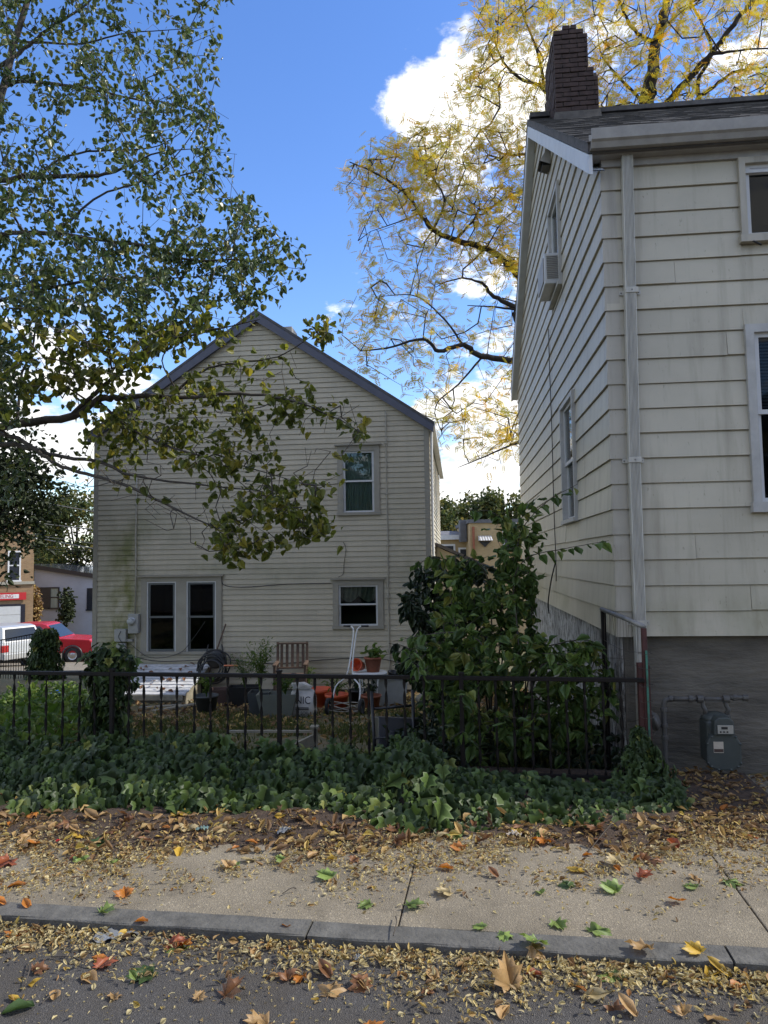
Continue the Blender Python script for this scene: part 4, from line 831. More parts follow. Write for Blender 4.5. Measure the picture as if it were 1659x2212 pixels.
# ------------------------------------------------------------------ trees
def limb(pts, r, **k): return dict(p=[at(*p) for p in pts], r=r, **k)
NT = thing('broadleaf_tree', 'leaning broadleaf tree with drooping green leaves spreading in front of the cream house', 'tree', (-5.3, 7.4, 0))
def nt(L):                     # limbs are in world space, the tree's Empty is not
    o = np.array([-5.3, 7.4, 0]); return L-o
tb = np.array([-5.3, 7.4, -.3])
trunk_pts = [tb, np.array([-5.25, 7.4, 1.0]), np.array([-5.1, 7.4, 2.4]), np.array([-4.9, 7.5, 3.6]), np.array([-4.75, 7.8, 5.0]), np.array([-4.6, 8.1, 6.4]), np.array([-4.3, 8.3, 8.2]), np.array([-3.9, 8.4, 9.6])]
limbs = [dict(p=trunk_pts, r=(.13, .02), root=True)]
LB_ = [([(-190, 985, 7.35), (0, 924, 7.1), (155, 900, 6.9), (216, 863, 6.8), (267, 857, 6.7), (328, 856, 6.6), (403, 858, 6.5), (520, 850, 6.3), (640, 868, 6.1), (730, 905, 6.0)], (.075, .007)),
 ([(155, 896, 6.9), (239, 820, 6.7), (323, 750, 6.5), (400, 728, 6.35), (462, 713, 6.2), (560, 690, 6.0)], (.035, .006)),
 ([(352, 740, 6.45), (400, 690, 6.4), (445, 642, 6.3), (470, 570, 6.3), (520, 500, 6.3)], (.018, .004)),
 ([(375, 852, 6.55), (422, 811, 6.4), (469, 790, 6.3), (520, 783, 6.2), (600, 770, 6.1), (660, 735, 6.0), (700, 705, 5.95)], (.02, .003)),
 ([(-190, 985, 7.35), (0, 961, 7.0), (66, 970, 6.8), (117, 985, 6.7), (225, 1000, 6.5), (281, 1027, 6.4), (422, 1046, 6.3), (560, 1060, 6.2)], (.05, .006)),
 ([(-120, 960, 7.2), (0, 938, 6.9), (84, 975, 6.7), (122, 1003, 6.6), (188, 1025, 6.5), (262, 1045, 6.3), (356, 1088, 6.1), (422, 1120, 6.0), (469, 1144, 5.9), (510, 1190, 5.85)], (.04, .003)),
 ([(216, 870, 6.8), (290, 930, 6.5), (380, 970, 6.3), (500, 1000, 6.1), (640, 1040, 6.0)], (.022, .004)),
 ([(-170, 230, 8.6), (0, 190, 8.4), (42, 176, 8.4), (136, 183, 8.3), (211, 195, 8.2), (300, 216, 8.1), (356, 220, 8.0), (450, 250, 7.9)], (.05, .005)),
 ([(-190, 430, 8.3), (0, 389, 8.0), (89, 382, 7.9), (159, 380, 7.8), (225, 377, 7.7), (281, 356, 7.6), (340, 330, 7.5), (430, 320, 7.4)], (.06, .005)),
 ([(85, 382, 7.9), (122, 347, 8.0), (188, 328, 8.0), (291, 323, 7.9), (356, 309, 7.8), (440, 250, 7.7)], (.025, .004)),
 ([(-160, 270, 8.6), (0, 145, 8.5), (61, 98, 8.6), (108, 61, 8.6), (173, 19, 8.6), (240, -40, 8.6), (330, -120, 8.5)], (.055, .006)),
 ([(-160, 190, 8.7), (0, 98, 8.9), (94, 92, 8.9), (178, 94, 8.8), (262, 73, 8.7), (347, 66, 8.6), (440, 60, 8.5)], (.03, .004)),
 ([(-190, 530, 8.0), (0, 506, 7.6), (113, 504, 7.4), (225, 520, 7.2), (328, 534, 7.0), (413, 562, 6.8), (520, 560, 6.6), (600, 575, 6.5)], (.045, .005)),
 ([(110, 506, 7.4), (155, 473, 7.4), (216, 422, 7.4), (300, 394, 7.3), (356, 361, 7.2), (408, 300, 7.2), (450, 230, 7.2)], (.022, .004)),
 ([(-150, 700, 7.8), (0, 650, 7.3), (120, 620, 7.0), (260, 600, 6.8), (380, 600, 6.6), (480, 590, 6.5)], (.04, .005)),
 ([(47, 806, 7.2), (70, 750, 7.1), (84, 656, 7.1), (110, 590, 7.0)], (.02, .006)),
 ([(385, 850, 6.55), (350, 780, 6.5), (378, 730, 6.45), (372, 660, 6.4), (330, 600, 6.5)], (.012, .004))]
for pts, r_ in LB_: limbs.append(limb(pts, (r_[0]*.62, r_[1]*.7)))
UP = [(-300, -200), (520, -200), (505, 0), (475, 60), (465, 180), (480, 240), (525, 290), (510, 420), (560, 440), (600, 470), (655, 555), (680, 598), (620, 640), (560, 650), (540, 700), (480, 700), (400, 760), (300, 800), (200, 850), (100, 880), (0, 900), (-300, 900)]
LOW = [(200, 850), (330, 840), (480, 770), (600, 745), (650, 800), (700, 840), (780, 860), (812, 930), (750, 975), (745, 1050), (680, 1080), (650, 1060), (560, 1080), (480, 1060), (400, 1010), (330, 990), (230, 1000), (180, 930)]
LOW2 = [(470, 1090), (600, 1060), (690, 1090), (735, 1155), (690, 1160), (560, 1180), (510, 1220), (460, 1140)]
def yup(x, y): return 6.3+2.0*max(0, (800-y)/900)+rng.normal(0, .55)
def ylow(x, y): return 6.9-x/900+rng.normal(0, .3)
tg = np.concatenate([sample_poly(UP, 2300, yup), sample_poly([(0, 560), (430, 480), (560, 560), (520, 700), (300, 800), (0, 880)], 300, lambda x, y: 6.5+rng.normal(0, .5)), sample_poly(LOW, 330, ylow), sample_poly([(190, 880), (420, 870), (470, 1000), (330, 1010), (220, 1000)], 60, ylow), sample_poly(LOW2, 110, lambda x, y: 5.9+rng.normal(0, .2)),
                     sample_poly([(660, 690), (720, 670), (725, 735), (680, 750)], 14, lambda x, y: 5.95+rng.normal(0, .1)), sample_poly([(0, 990), (60, 1000), (110, 1010), (90, 1040), (20, 1110), (0, 1100)], 16, lambda x, y: 6.6+rng.normal(0, .2))])
clump = np.array([math.sin(p[0]*2.9+p[2]*2.3)+math.sin(p[1]*2.4+p[2]*3.1+1)+math.sin(p[0]*5.1-p[2]*4.3) for p in tg]); keep = clump+rng.normal(0, .9, len(tg)) > -1.15; tg = tg[keep]
bare = sample_poly([(100, 960), (330, 1000), (600, 1060), (740, 1150), (600, 1190), (470, 1210), (330, 1130), (230, 1090), (120, 1040)], 130, lambda x, y: 6.3-x/1200+rng.normal(0, .25)); nleafy = len(tg); tg = np.concatenate([tg, bare, sample_poly(LOW, 90, ylow)])
P, par, leafn, tr = tree_skel(limbs, tg, 'bark', NT, r0=.0022, ex=.42, sag=.05)
tr.matrix_basis = Matrix.Translation((5.3, -7.4, 0))
lp = []; lpn = []
for i, oi in zip(leafn, tree_skel.order):
    if oi >= nleafy and rng.random() < .93: continue
    j = par[i]; a, b = P[j], P[i]; far = 3 if b[2] < 4.2 else 5
    for q in range(rng.integers(5, 11) if b[2] > 3.75 or b[0] < -3.2 else rng.integers(2, 7)): lp.append(b+(a-b)*rng.random()*1.5+rng.normal(0, .05, 3))
lp = np.array(lp); lp[:, 2] -= .01

# pick the largest-looking leaves apart
def split_parts(parent, origin, shapes, pos, rot, size, mt, n, name='crown', pname='leaf'):
    v = pos-CAM; dep = v @ Fw; sx = CX+FPX*(v @ Rt)/np.maximum(dep, .1); sy = CY-FPX*(v @ Up)/np.maximum(dep, .1); vis = (sx > 0) & (sx < 1659) & (sy > 0) & (sy < 2212)
    key = np.where(vis, dep/size, 1e9); o_ = np.argsort(key); pick = [i for i in o_[:n] if key[i] < 1e8]; rest = np.setdiff1d(np.arange(len(pos)), pick); L = pos-np.asarray(origin); var = rng.integers(0, len(shapes), len(pos))
    metas = [mesh_np(pname, V, T, np.zeros(len(V))) for V, T in shapes]
    for me in metas: me.materials.append(MT[mt])
    for i in pick:
        mw = np.eye(4); mw[:3, :3] = rot[i]*size[i]; mw[:3, 3] = L[i]; o = link(pname, metas[var[i]], None, parent); o.matrix_basis = Matrix(mw.tolist())
    c = foliage(parent, shapes, L[rest], rot[rest], size[rest], mt, 0, name); c['kind'] = 'stuff'; return c

lo_ = (lp[:, 2] < 3.75) & (lp[:, 0] > -3.2)
for sel, mt_, np_, sz, nm_ in ((~lo_, 'leaf_near', 170, (.032, .072), 'crown'), (lo_, 'leaf_olive', 120, (.035, .085), 'lower_bough_foliage')):
    q_ = lp[sel]; split_parts(NT, (-5.3, 7.4, 0), HEART, q_, hang_rot(len(q_), .8, .7), rng.uniform(sz[0], sz[1], len(q_)), mt_, np_, nm_)
# yellow walnut-like tree behind the right house
YO = np.array([6.6, 19.5, -1.4])
YT = thing('yellow_walnut_tree', 'tall dark-limbed tree with yellow compound leaves behind the white-sided house', 'tree', YO)
yl = [dict(p=[YO+(0, 0, -.5), YO+(0, 0, 3), at(1345, 800, 19.6), at(1365, 520, 19.9), at(1394, 245, 20), at(1400, 192, 20), at(1420, 93, 20.2), at(1435, 30, 20.3), at(1450, -60, 20.4), at(1470, -200, 20.6)], r=(.34, .06), root=True)]
for pts, r_ in [([(1345, 830, 19.6), (1230, 800, 19.4), (1120, 779, 19.2), (1041, 770, 19), (1000, 744, 18.8), (948, 758, 18.6), (913, 732, 18.5), (837, 752, 18.3), (780, 758, 18.2)], (.16, .02)),
 ([(1350, 760, 19.7), (1220, 760, 19.5), (1126, 706, 19.5), (1111, 665, 19.4), (1066, 640, 19.3), (1041, 612, 19.2), (1000, 600, 19.1)], (.17, .03)),
 ([(1111, 668, 19.4), (1060, 662, 19.2), (1010, 660, 19)], (.05, .015)),
 ([(1360, 640, 19.8), (1220, 660, 19.7), (1135, 610, 19.7), (1094, 566, 19.6), (1041, 534, 19.5), (983, 519, 19.4), (936, 496, 19.3), (907, 461, 19.2), (878, 420, 19.1), (808, 373, 19), (755, 350, 18.9)], (.17, .02)),
 ([(983, 519, 19.4), (1010, 490, 19.5), (1035, 455, 19.6), (1030, 400, 19.7)], (.05, .012)), ([(936, 496, 19.3), (960, 430, 19.2), (920, 360, 19.1), (900, 300, 19)], (.045, .012)), ([(907, 461, 19.2), (860, 480, 19), (800, 500, 18.8)], (.03, .01)),
 ([(1000, 744, 18.8), (960, 690, 18.7), (900, 640, 18.6), (820, 640, 18.4)], (.04, .01)), ([(1345, 900, 19.5), (1220, 940, 19.2), (1120, 957, 19), (1050, 985, 18.8), (990, 1010, 18.7)], (.08, .012)), ([(1041, 772, 19), (990, 830, 18.8), (940, 880, 18.6), (960, 950, 18.5)], (.04, .01)),
 ([(1375, 420, 20), (1270, 300, 20.1), (1178, 195, 20.2), (1123, 169, 20.2), (1080, 120, 20.2), (1060, 40, 20.3)], (.10, .02)), ([(1178, 195, 20.2), (1160, 110, 20.2), (1130, 30, 20.2), (1110, -60, 20.2)], (.06, .015)), ([(1260, 290, 20.1), (1150, 330, 20), (1080, 330, 19.9), (1040, 280, 19.8)], (.06, .015)),
 ([(1420, 93, 20.2), (1385, 76, 20), (1356, 47, 19.9), (1339, 0, 19.8), (1320, -60, 19.8)], (.09, .03)), ([(1396, 225, 20), (1340, 170, 19.8), (1300, 120, 19.7), (1290, 60, 19.7)], (.06, .015)),
 ([(1385, 330, 20), (1429, 242, 19.6), (1496, 163, 19.4), (1537, 117, 19.3), (1584, 52, 19.2), (1625, 0, 19.1), (1680, -80, 19)], (.16, .06)), ([(1440, 330, 20.4), (1505, 239, 20.4), (1508, 175, 20.2), (1537, 117, 20), (1520, 60, 20), (1480, -20, 20)], (.12, .03)), ([(1508, 212, 20.3), (1545, 185, 20.2), (1584, 157, 20), (1620, 150, 19.9), (1700, 140, 19.8)], (.08, .03)), ([(1537, 117, 19.3), (1600, 108, 19.2), (1700, 103, 19)], (.06, .02)), ([(1480, 260, 20.3), (1540, 218, 20), (1575, 225, 20), (1590, 205, 20), (1660, 230, 19.8)], (.06, .02))]: yl.append(limb(pts, (r_[0]*.72, r_[1]*.7)))
YA = [(1060, -150), (1050, 0), (1010, 60), (1030, 100), (1000, 170), (950, 200), (930, 270), (800, 290), (745, 340), (740, 420), (790, 450), (770, 500), (780, 560), (765, 640), (740, 690), (730, 760), (800, 800), (850, 830), (900, 870), (930, 960), (950, 1000), (1060, 1020), (1130, 1000), (1160, 850), (1200, 300), (1290, 250), (1800, 250), (1800, -150)]
YB = [(930, 270), (1150, 250), (1140, 560), (1080, 600), (940, 480), (800, 440), (750, 350)]
tg = np.concatenate([sample_poly(YA, 1050, lambda x, y: 19.4+rng.normal(0, 1.2)), sample_poly(YB, 300, lambda x, y: 19.2+rng.normal(0, .9)), sample_poly([(1030, 0), (1190, 0), (1180, 200), (1000, 200)], 60, lambda x, y: 20+rng.normal(0, .8)), sample_poly([(1290, -80), (1700, -80), (1700, 245), (1290, 245)], 240, lambda x, y: 19.6+rng.normal(0, 1.))])
P, par, leafn, tr = tree_skel(yl, tg, 'bark_dark', YT, r0=.0065, ex=.42, step=.5, sag=.04, pw=.1)
tr.matrix_basis = Matrix.Translation((-YO).tolist())
lp = []
for i in leafn:
    a, b = P[par[i]], P[i]
    for q in range(rng.integers(5, 11)): lp.append(b+(a-b)*rng.random()*1.3+rng.normal(0, .2, 3))
lp = np.array(lp); big = np.array([q_ for L_ in yl for q_ in cat_rom(L_['p'], 4)])
keep_ = np.array([np.linalg.norm(big-q_, axis=1).min() for q_ in lp]) > rng.uniform(.15, .75, len(lp)); lp = lp[keep_]; n = len(lp); tip = np.stack([rng.normal(0, .8, n), rng.normal(0, .8, n), rng.normal(-.2, .35, n)], -1)
split_parts(YT, YO, PINN, lp, rot_tip(tip, rng.normal(0, .6, (n, 3))+np.array([0, 0, 1])), rng.uniform(.18, .34, n), 'leaf_yellow', 260)
# simple crowns for the trees farther off
def far_tree(name, label, base, h, rx, rz, mt, n, leaf=.3, group=None, trunk_r=.18, lobes=9, bark='bark_dark', czf=.62, shape=HEART):
    t = thing(name, label, 'tree', base, 0, group); c = np.array([0, 0, h*czf])
    mb = MB(); mb.tube([(0, 0, -.3), (.05, 0, h*.3), (-.05, .05, h*.6), (0, 0, h*.85)], [trunk_r, trunk_r*.8, trunk_r*.5, .03], 8)
    cen = []
    for i in range(lobes):
        d = norm(rng.normal(0, 1, 3)); q = c+d*np.array([rx*.6, rx*.6, rz*.65]); cen.append(q)
        mb.tube(cat_rom([(0, 0, h*.35+.2*i/lobes*h), (q[0]*.5, q[1]*.5, q[2]*.75+.1), tuple(q)], 3), [trunk_r*.45, trunk_r*.4, trunk_r*.35, trunk_r*.28, trunk_r*.2, .02, .015][:7], 5)
    mb.build('trunk', bark, t)
    cen = np.array(cen); k = rng.integers(0, lobes, n); d = norm(rng.normal(0, 1, (n, 3)))*(rng.random((n, 1))**.4); pos = cen[k]+d*np.array([rx*.48, rx*.48, rz*.45])*rng.uniform(.6, 1.1, (n, 1))
    pos += rng.normal(0, leaf*.6, pos.shape); foliage(t, shape, pos, hang_rot(n, .5, .9), rng.uniform(.6, 1.2, n)*leaf, mt, 0, 'crown'); return t
p = at(30, 1200, 13.5); far_tree('dense_evergreen_tree', 'dense dark evergreen tree standing behind the broadleaf tree', (p[0]-1.1, 13.5, -1.0), 8.0, 2.0, 2.7, 'leaf_conifer', 9000, .13, lobes=22, czf=.58, shape=OVAL)
# ------------------------------------------------------------------ shrubs by the wire fence
BO = np.array([1.05, 6.3, -.1])
BS = thing('broadleaf_shrub', 'leafy shrub with big drooping leaves leaning on the iron fence beside the white-sided house', 'shrub', BO)
def stemmed(parent, origin, stems, fill, mt, bark, shape, size, nparts, spacing=.06, droop=.6, r=.009, jit=.03):
    lim = [dict(p=s_, r=(r, .0025), root=True) for s_ in stems]
    P, par, leafn, tr = tree_skel(lim, fill, bark, parent, r0=.0018, ex=.4, sag=.06, step=.15); tr.name = 'stem'; tr.data.name = 'stem'
    tr.matrix_basis = Matrix.Translation((-np.asarray(origin)).tolist()); pos, tips = [], []
    for s_ in stems:
        C_ = cat_rom(s_, 10); acc_ = 0
        for a, b in zip(C_[len(C_)//4:-1], C_[len(C_)//4+1:]):
            L = np.linalg.norm(b-a); acc_ += L
            while acc_ > spacing:
                acc_ -= spacing; d = (b-a)/L; sd_ = np.cross(d, (0, 0, 1)); sg = 1 if len(pos) % 2 else -1
                pos.append(a+rng.normal(0, .01, 3)); tips.append(sd_*sg*.7+d*.45+np.array([0, 0, -droop])+rng.normal(0, .15, 3))
    for i in leafn:
        for q in range(rng.integers(3, 6)): pos.append(P[i]+(P[par[i]]-P[i])*rng.random()+rng.normal(0, jit, 3)); tips.append(rng.normal(0, .75, 3)+np.array([0, -.3, -droop*.55]))
    pos, tips = np.array(pos), np.array(tips); n = len(pos); nr = np.array([0, -.35, .9])+rng.normal(0, .35, (n, 3))
    split_parts(parent, origin, shape, pos, rot_tip(tips, nr), rng.uniform(size[0], size[1], n), mt, nparts, 'foliage')
b1, b2 = at(1120, 1640, 6.1), at(1060, 1640, 6.4)
st = [[b1, at(1110, 1450, 6.1), at(1115, 1250, 6.1), at(1125, 1150, 6.05), at(1180, 1085, 6.0), at(1248, 1045, 5.95)],
      [b1, at(1120, 1400, 6.0), at(1110, 1260, 6.0), at(1140, 1205, 5.9), at(1220, 1185, 5.8), at(1315, 1168, 5.7)],
      [b2, at(1080, 1400, 6.2), at(1090, 1230, 6.3), at(1100, 1150, 6.3), at(1060, 1105, 6.2), at(1005, 1110, 6.1)],
      [b2, at(1090, 1380, 6.3), at(1110, 1200, 6.3), at(1130, 1110, 6.3), at(1165, 1070, 6.2)],
      [b1, at(1140, 1420, 6.2), at(1150, 1300, 6.2), at(1140, 1220, 6.2), at(1150, 1150, 6.2)],
      [b2, at(1040, 1430, 6.0), at(980, 1390, 5.9), at(900, 1400, 5.8), at(830, 1415, 5.75)], [b2, at(1050, 1420, 5.9), at(1000, 1370, 5.8), at(930, 1370, 5.75), at(850, 1385, 5.7)],
      [b1, at(1150, 1430, 5.9), at(1210, 1390, 5.8), at(1280, 1385, 5.75), at(1310, 1420, 5.7)], [b1, at(1180, 1480, 5.8), at(1250, 1490, 5.7), at(1330, 1520, 5.6)], [b1, at(1160, 1450, 5.8), at(1230, 1440, 5.7), at(1300, 1470, 5.6)],
      [b2, at(1050, 1330, 6.4), at(1000, 1230, 6.4), at(940, 1205, 6.4), at(890, 1225, 6.4)], [b2, at(1060, 1300, 6.3), at(1030, 1215, 6.3), at(970, 1200, 6.3)]]
fill = np.concatenate([sample_poly([(870, 1400), (1000, 1375), (1100, 1385), (1200, 1380), (1290, 1390), (1325, 1450), (1325, 1530), (1290, 1600), (1000, 1640), (930, 1560), (900, 1480)], 330, lambda x, y: 5.95+rng.normal(0, .25)),
                       sample_poly([(1000, 1210), (1090, 1190), (1160, 1240), (1170, 1330), (1140, 1390), (1000, 1390), (930, 1330), (910, 1230)], 120, lambda x, y: 6.25+rng.normal(0, .2)), sample_poly([(1060, 1120), (1150, 1090), (1160, 1200), (1080, 1200)], 22, lambda x, y: 6.2+rng.normal(0, .12))])
stemmed(BS, BO, st, fill, 'leaf_bush', 'bark', OVAL, (.06, .14), 290, .05)
DO = np.array([.6, 7.6, -.3]); DSH = thing('dark_shrub', 'dark drooping shrub between the cream house and the broadleaf shrub', 'shrub', DO)
st = [[at(1000, 1600, 7.6), at(970, 1400, 7.6), at(940, 1280, 7.5), at(890, 1230, 7.4)], [at(1000, 1600, 7.6), at(950, 1420, 7.5), at(900, 1330, 7.4), at(875, 1300, 7.3)], [at(1010, 1600, 7.7), at(940, 1450, 7.5), at(880, 1400, 7.3), at(840, 1390, 7.2)], [at(1000, 1600, 7.7), at(990, 1380, 7.7), at(985, 1220, 7.7), at(990, 1190, 7.7)]]
fill = sample_poly([(885, 1235), (960, 1210), (1060, 1220), (1060, 1480), (950, 1560), (880, 1470), (850, 1420), (900, 1390), (875, 1310)], 300, lambda x, y: 7.6+rng.normal(0, .3))
stemmed(DSH, DO, st, fill, 'leaf_dark', 'bark', OVAL, (.09, .14), 200, .05, droop=1.2)
# ------------------------------------------------------------------ ivy
def fence_y(x): return FO[1]+(FO[0]-x)*math.tan(FY)
def ivy(name, label, pos, nr, nparts, size, origin, shapes=IVY):
    t = thing(name, label, 'ivy', origin); n = len(pos); down = np.array([0, -.25, -1.])+rng.normal(0, .35, (n, 3)); split_parts(t, origin, shapes, pos, rot_tip(down-nr*np.sum(down*nr, -1, keepdims=True), nr), rng.uniform(*size, n), 'leaf_ivy', nparts, 'foliage'); return t
pos, nrm = [], []
while len(pos) < 3600:
    x = rng.uniform(-5.6, 1.95); yf = fence_y(x); t = rng.random()
    front_ = 1.02+.10*math.sin(x*2.3)+.07*math.sin(x*5.1+1); hgt = .235+.05*math.sin(x*3.1+.5)+.035*math.sin(x*7.3)+.03*math.sin(x*13)
    if x > .3: k = (x-.3)/1.6; front_ *= 1-.35*min(1, k); hgt *= 1-.72*min(1, k)**.8
    if x > 1.7: hgt = .22
    d = -.12+t*(front_+.12); h = hgt*max(0, 1-max(0, d)/front_)**.55 if d > 0 else hgt*.85
    h *= rng.random()**.28; h += rng.normal(0, .02)
    if x > .4:
        if d < .10 or rng.random() < .35: continue
        h *= .55
    gx, gy = x, yf-d; g0 = surf(gx, gy) if d > 0 else G(gy)
    pos.append((gx, gy, max(g0, -.02)+max(.012, h))); nrm.append((rng.normal(0, .4), -.55-.35*t+rng.normal(0, .25), .62+rng.normal(0, .25)))
ivy('ivy_hedge', 'dense dark green ivy bank smothering the foot of the iron fence', np.array(pos), norm(np.array(nrm)), 300, (.04, .15), np.array([-1.5, 5.2, 0]))
pos, nrm = [], []; c_ = at(232, 1520, 6.15)
while len(pos) < 620:
    zz = rng.uniform(.05, .98); th = rng.uniform(0, 2*math.pi); prof = .72*(.11+.15*math.sin(min(1, zz/.75)*math.pi*.62))*(1+.18*math.sin(th*3+zz*9))
    if zz > .8: prof *= math.sqrt(max(0, 1-((zz-.8)/.2)**2))*1.05
    r_ = prof*rng.uniform(.45, 1.2); q = np.array([math.cos(th), .7*math.sin(th), 0]); pos.append((c_[0]+q[0]*r_, c_[1]+q[1]*r_, zz+rng.normal(0, .015))); nrm.append((q[0]+rng.normal(0, .3), q[1]-.25+rng.normal(0, .3), .45+rng.normal(0, .2)+(1 if zz > .85 else 0)))
ivy('ivy_column', 'column of ivy climbing over the top rail of the iron fence', np.array(pos), norm(np.array(nrm)), 200, (.045, .11), np.array([c_[0], c_[1], 0]))
pos, nrm = [], []; c_ = at(1440, 1690, 5.25)
while len(pos) < 420:
    th = rng.uniform(0, 2*math.pi); zz = rng.random()**1.3*.42; r_ = (.46-zz)*.62*rng.uniform(.5, 1.1); q = np.array([math.cos(th), math.sin(th), 0])
    pos.append((c_[0]-.12+q[0]*r_*.9+zz*-.15, c_[1]+q[1]*r_*.8, zz+.01)); nrm.append((q[0]+.3, q[1]-.5, .5+rng.normal(0, .2)))
ivy('ivy_mound', 'mound of trailing ivy at the foot of the rusty corner post', np.array(pos), norm(np.array(nrm)), 120, (.045, .085), np.array([c_[0], c_[1], 0]))
pos, nrm = [], []; c_ = at(97, 1440, 19.0)
while len(pos) < 900:
    zz = rng.uniform(-.0, 1.0); th = rng.uniform(0, 2*math.pi); r_ = (.42*(1-.45*zz**2))*rng.uniform(.6, 1.15); q = np.array([math.cos(th), math.sin(th), 0]); pos.append((c_[0]+q[0]*r_, c_[1]+q[1]*r_, -1.35+zz*1.35)); nrm.append((q[0]+rng.normal(0, .3), q[1]+rng.normal(0, .3), .4))
ivy('ivy_stump', 'dark ivy-covered stump in front of the red pickup truck', np.array(pos), norm(np.array(nrm)), 0, (.10, .17), np.array([c_[0], c_[1], -1.3]))
# ------------------------------------------------------------------ things in the yard
def onground(x, y):
    d = ray(x, y)
    for Y in np.arange(4, 60, .02):
        p = CAM+d*(Y/d[1])
        if p[2] <= G(Y): return np.array([p[0], p[1], G(Y)])
def plant(parent, base, h, spread, n, shape, size, mt, stems=6):
    mb = MB(); pos = []; tips = []
    for i in range(stems):
        a = rng.uniform(0, 2*math.pi); e = np.array([math.cos(a)*spread*rng.uniform(.3, 1), math.sin(a)*spread*rng.uniform(.3, 1), h*rng.uniform(.7, 1)]); b = np.array(base); C_ = cat_rom([b, b+e*np.array([.3, .3, .6]), b+e], 5); mb.tube(C_, [.006]*5+[.004]*(len(C_)-5), 4, False)
        for k in range(n//stems): q = C_[rng.integers(3, len(C_))]; pos.append(q+rng.normal(0, spread*.12, 3)); tips.append(rng.normal(0, .7, 3)+np.array([0, 0, -.1])+e*.8)
    mb.build('stem', 'leaf_herb', parent); pos = np.array(pos); foliage(parent, shape, pos, rot_tip(np.array(tips), rng.normal(0, .5, (len(pos), 3))+np.array([0, -.2, 1])), rng.uniform(*size, len(pos)), mt, 0, 'foliage')
def round_pot(parent, r0, r1, h, mt, rim=.02, z=0):
    return MB().lathe([(0, z), (r0, z), (r1, z+h-rim*1.6), (r1+.012, z+h-rim*1.6), (r1+.014, z+h), (r1-.006, z+h), (r1-.02, z+h-.05), (0, z+h-.05)], 22).build('pot', mt, parent)
def box_pot(parent, w_, d_, h, mt, taper=.8):
    q = MB(); t = taper
    V8 = [(-w_/2*t, -d_/2*t, 0), (w_/2*t, -d_/2*t, 0), (w_/2*t, d_/2*t, 0), (-w_/2*t, d_/2*t, 0), (-w_/2, -d_/2, h), (w_/2, -d_/2, h), (w_/2, d_/2, h), (-w_/2, d_/2, h)]
    Vi = [(x*.9, y*.9, h) for x, y, z_ in V8[4:]]+[(x*.88, y*.88, h-.06) for x, y, z_ in V8[4:]]
    q.add(V8+Vi, [(0, 3, 2, 1), (0, 1, 5, 4), (1, 2, 6, 5), (2, 3, 7, 6), (3, 0, 4, 7), (4, 5, 9, 8), (5, 6, 10, 9), (6, 7, 11, 10), (7, 4, 8, 11), (8, 9, 13, 12), (9, 10, 14, 13), (10, 11, 15, 14), (11, 8, 12, 15), (12, 13, 14, 15)]); return q.build('pot', mt, parent)
def pot(x, y, label, fn, *a, plant_=None, name='flower_pot', **k):
    t = thing(name, label, 'planter', onground(x, y)); fn(t, *a, **k)
    if plant_: plant(t, *plant_)
    return t
pot(446, 1543, 'dark grey round pot of leafy basil standing alone by the cellar door', round_pot, .14, .19, .32, 'dark_pot', plant_=((0, 0, .28), .36, .2, 90, OVAL, (.05, .09), 'leaf_herb', 9))
pot(500, 1520, 'low brown trough planter under the hose reel', box_pot, .85, .35, .28, 'brown_trough', name='trough_planter')
pot(528, 1522, 'black square trough with wispy pale plants beside the brown trough', box_pot, .6, .36, .34, 'black_plastic', plant_=((0, 0, .3), .62, .35, 260, LANCE, (.04, .08), 'leaf_herb', 18), name='trough_planter')
pot(562, 1548, 'tall dark pot with willowy light green plant beside the fence post', box_pot, .34, .34, .40, 'dark_pot', plant_=((0, 0, .36), .85, .3, 420, LANCE, (.04, .09), 'leaf_herb', 22), name='square_pot')
pot(600, 1550, 'grey-green trough with bright parsley next to the soil bag', box_pot, .62, .36, .38, 'grey_pot', .72, plant_=((.12, 0, .34), .28, .22, 160, OVAL, (.03, .06), 'leaf_herb', 14), name='trough_planter')
pot(692, 1531, 'empty bright orange plastic pot next to the soil bag', round_pot, .15, .22, .36, 'orange_pot', .04)
pot(728, 1534, 'orange plastic pot with a leafy herb behind the push mower', round_pot, .15, .2, .28, 'orange_pot', .03, plant_=((0, 0, .24), .32, .26, 90, LANCE, (.05, .1), 'leaf_herb', 10))
pot(668, 1512, 'slim plant with upright herb against the clapboards behind the soil bag', round_pot, .1, .13, .2, 'dark_pot', plant_=((0, 0, .16), .5, .12, 80, LANCE, (.05, .09), 'leaf_herb', 6))
# soil bag
sbp = onground(655, 1548); SBG = thing('soil_bag', 'crumpled white bag of potting soil printed ANIC in black', 'bag', sbp, -YAW); SBG.scale = (.74, .74, .84)
q = MB(); nn = 16; Vv = []
for j in range(9):
    t = j/8; w_ = .30*(1-.12*t)*(1 if 0 < j < 8 else .82); d_ = .17*(math.sin(math.pi*min(1, t*.9+.18)))+.03
    for i in range(nn):
        a = 2*math.pi*i/nn; ca_, sa_ = math.cos(a), math.sin(a); e = 1+rng.normal(0, .035); Vv.append((w_*math.copysign(abs(ca_)**.55, ca_)*e, d_*math.copysign(abs(sa_)**.7, sa_)*e, .50*t+rng.normal(0, .008)))
q.add(Vv, [(j*nn+i, j*nn+(i+1) % nn, (j+1)*nn+(i+1) % nn, (j+1)*nn+i) for j in range(8) for i in range(nn)]+[tuple(range(nn)), tuple(8*nn+i for i in range(nn))], True); q.build('sack', 'bag', SBG)
def letters(body, size, parent, mt, mw, name='lettering'): o = link(name, text_mesh(body, size), mt, parent); o.matrix_basis = mw; return o
letters('ANIC', .19, SBG, 'ink', Matrix.Translation((-.02, -.215, .33)) @ Matrix.Rotation(R(86), 4, 'X'))
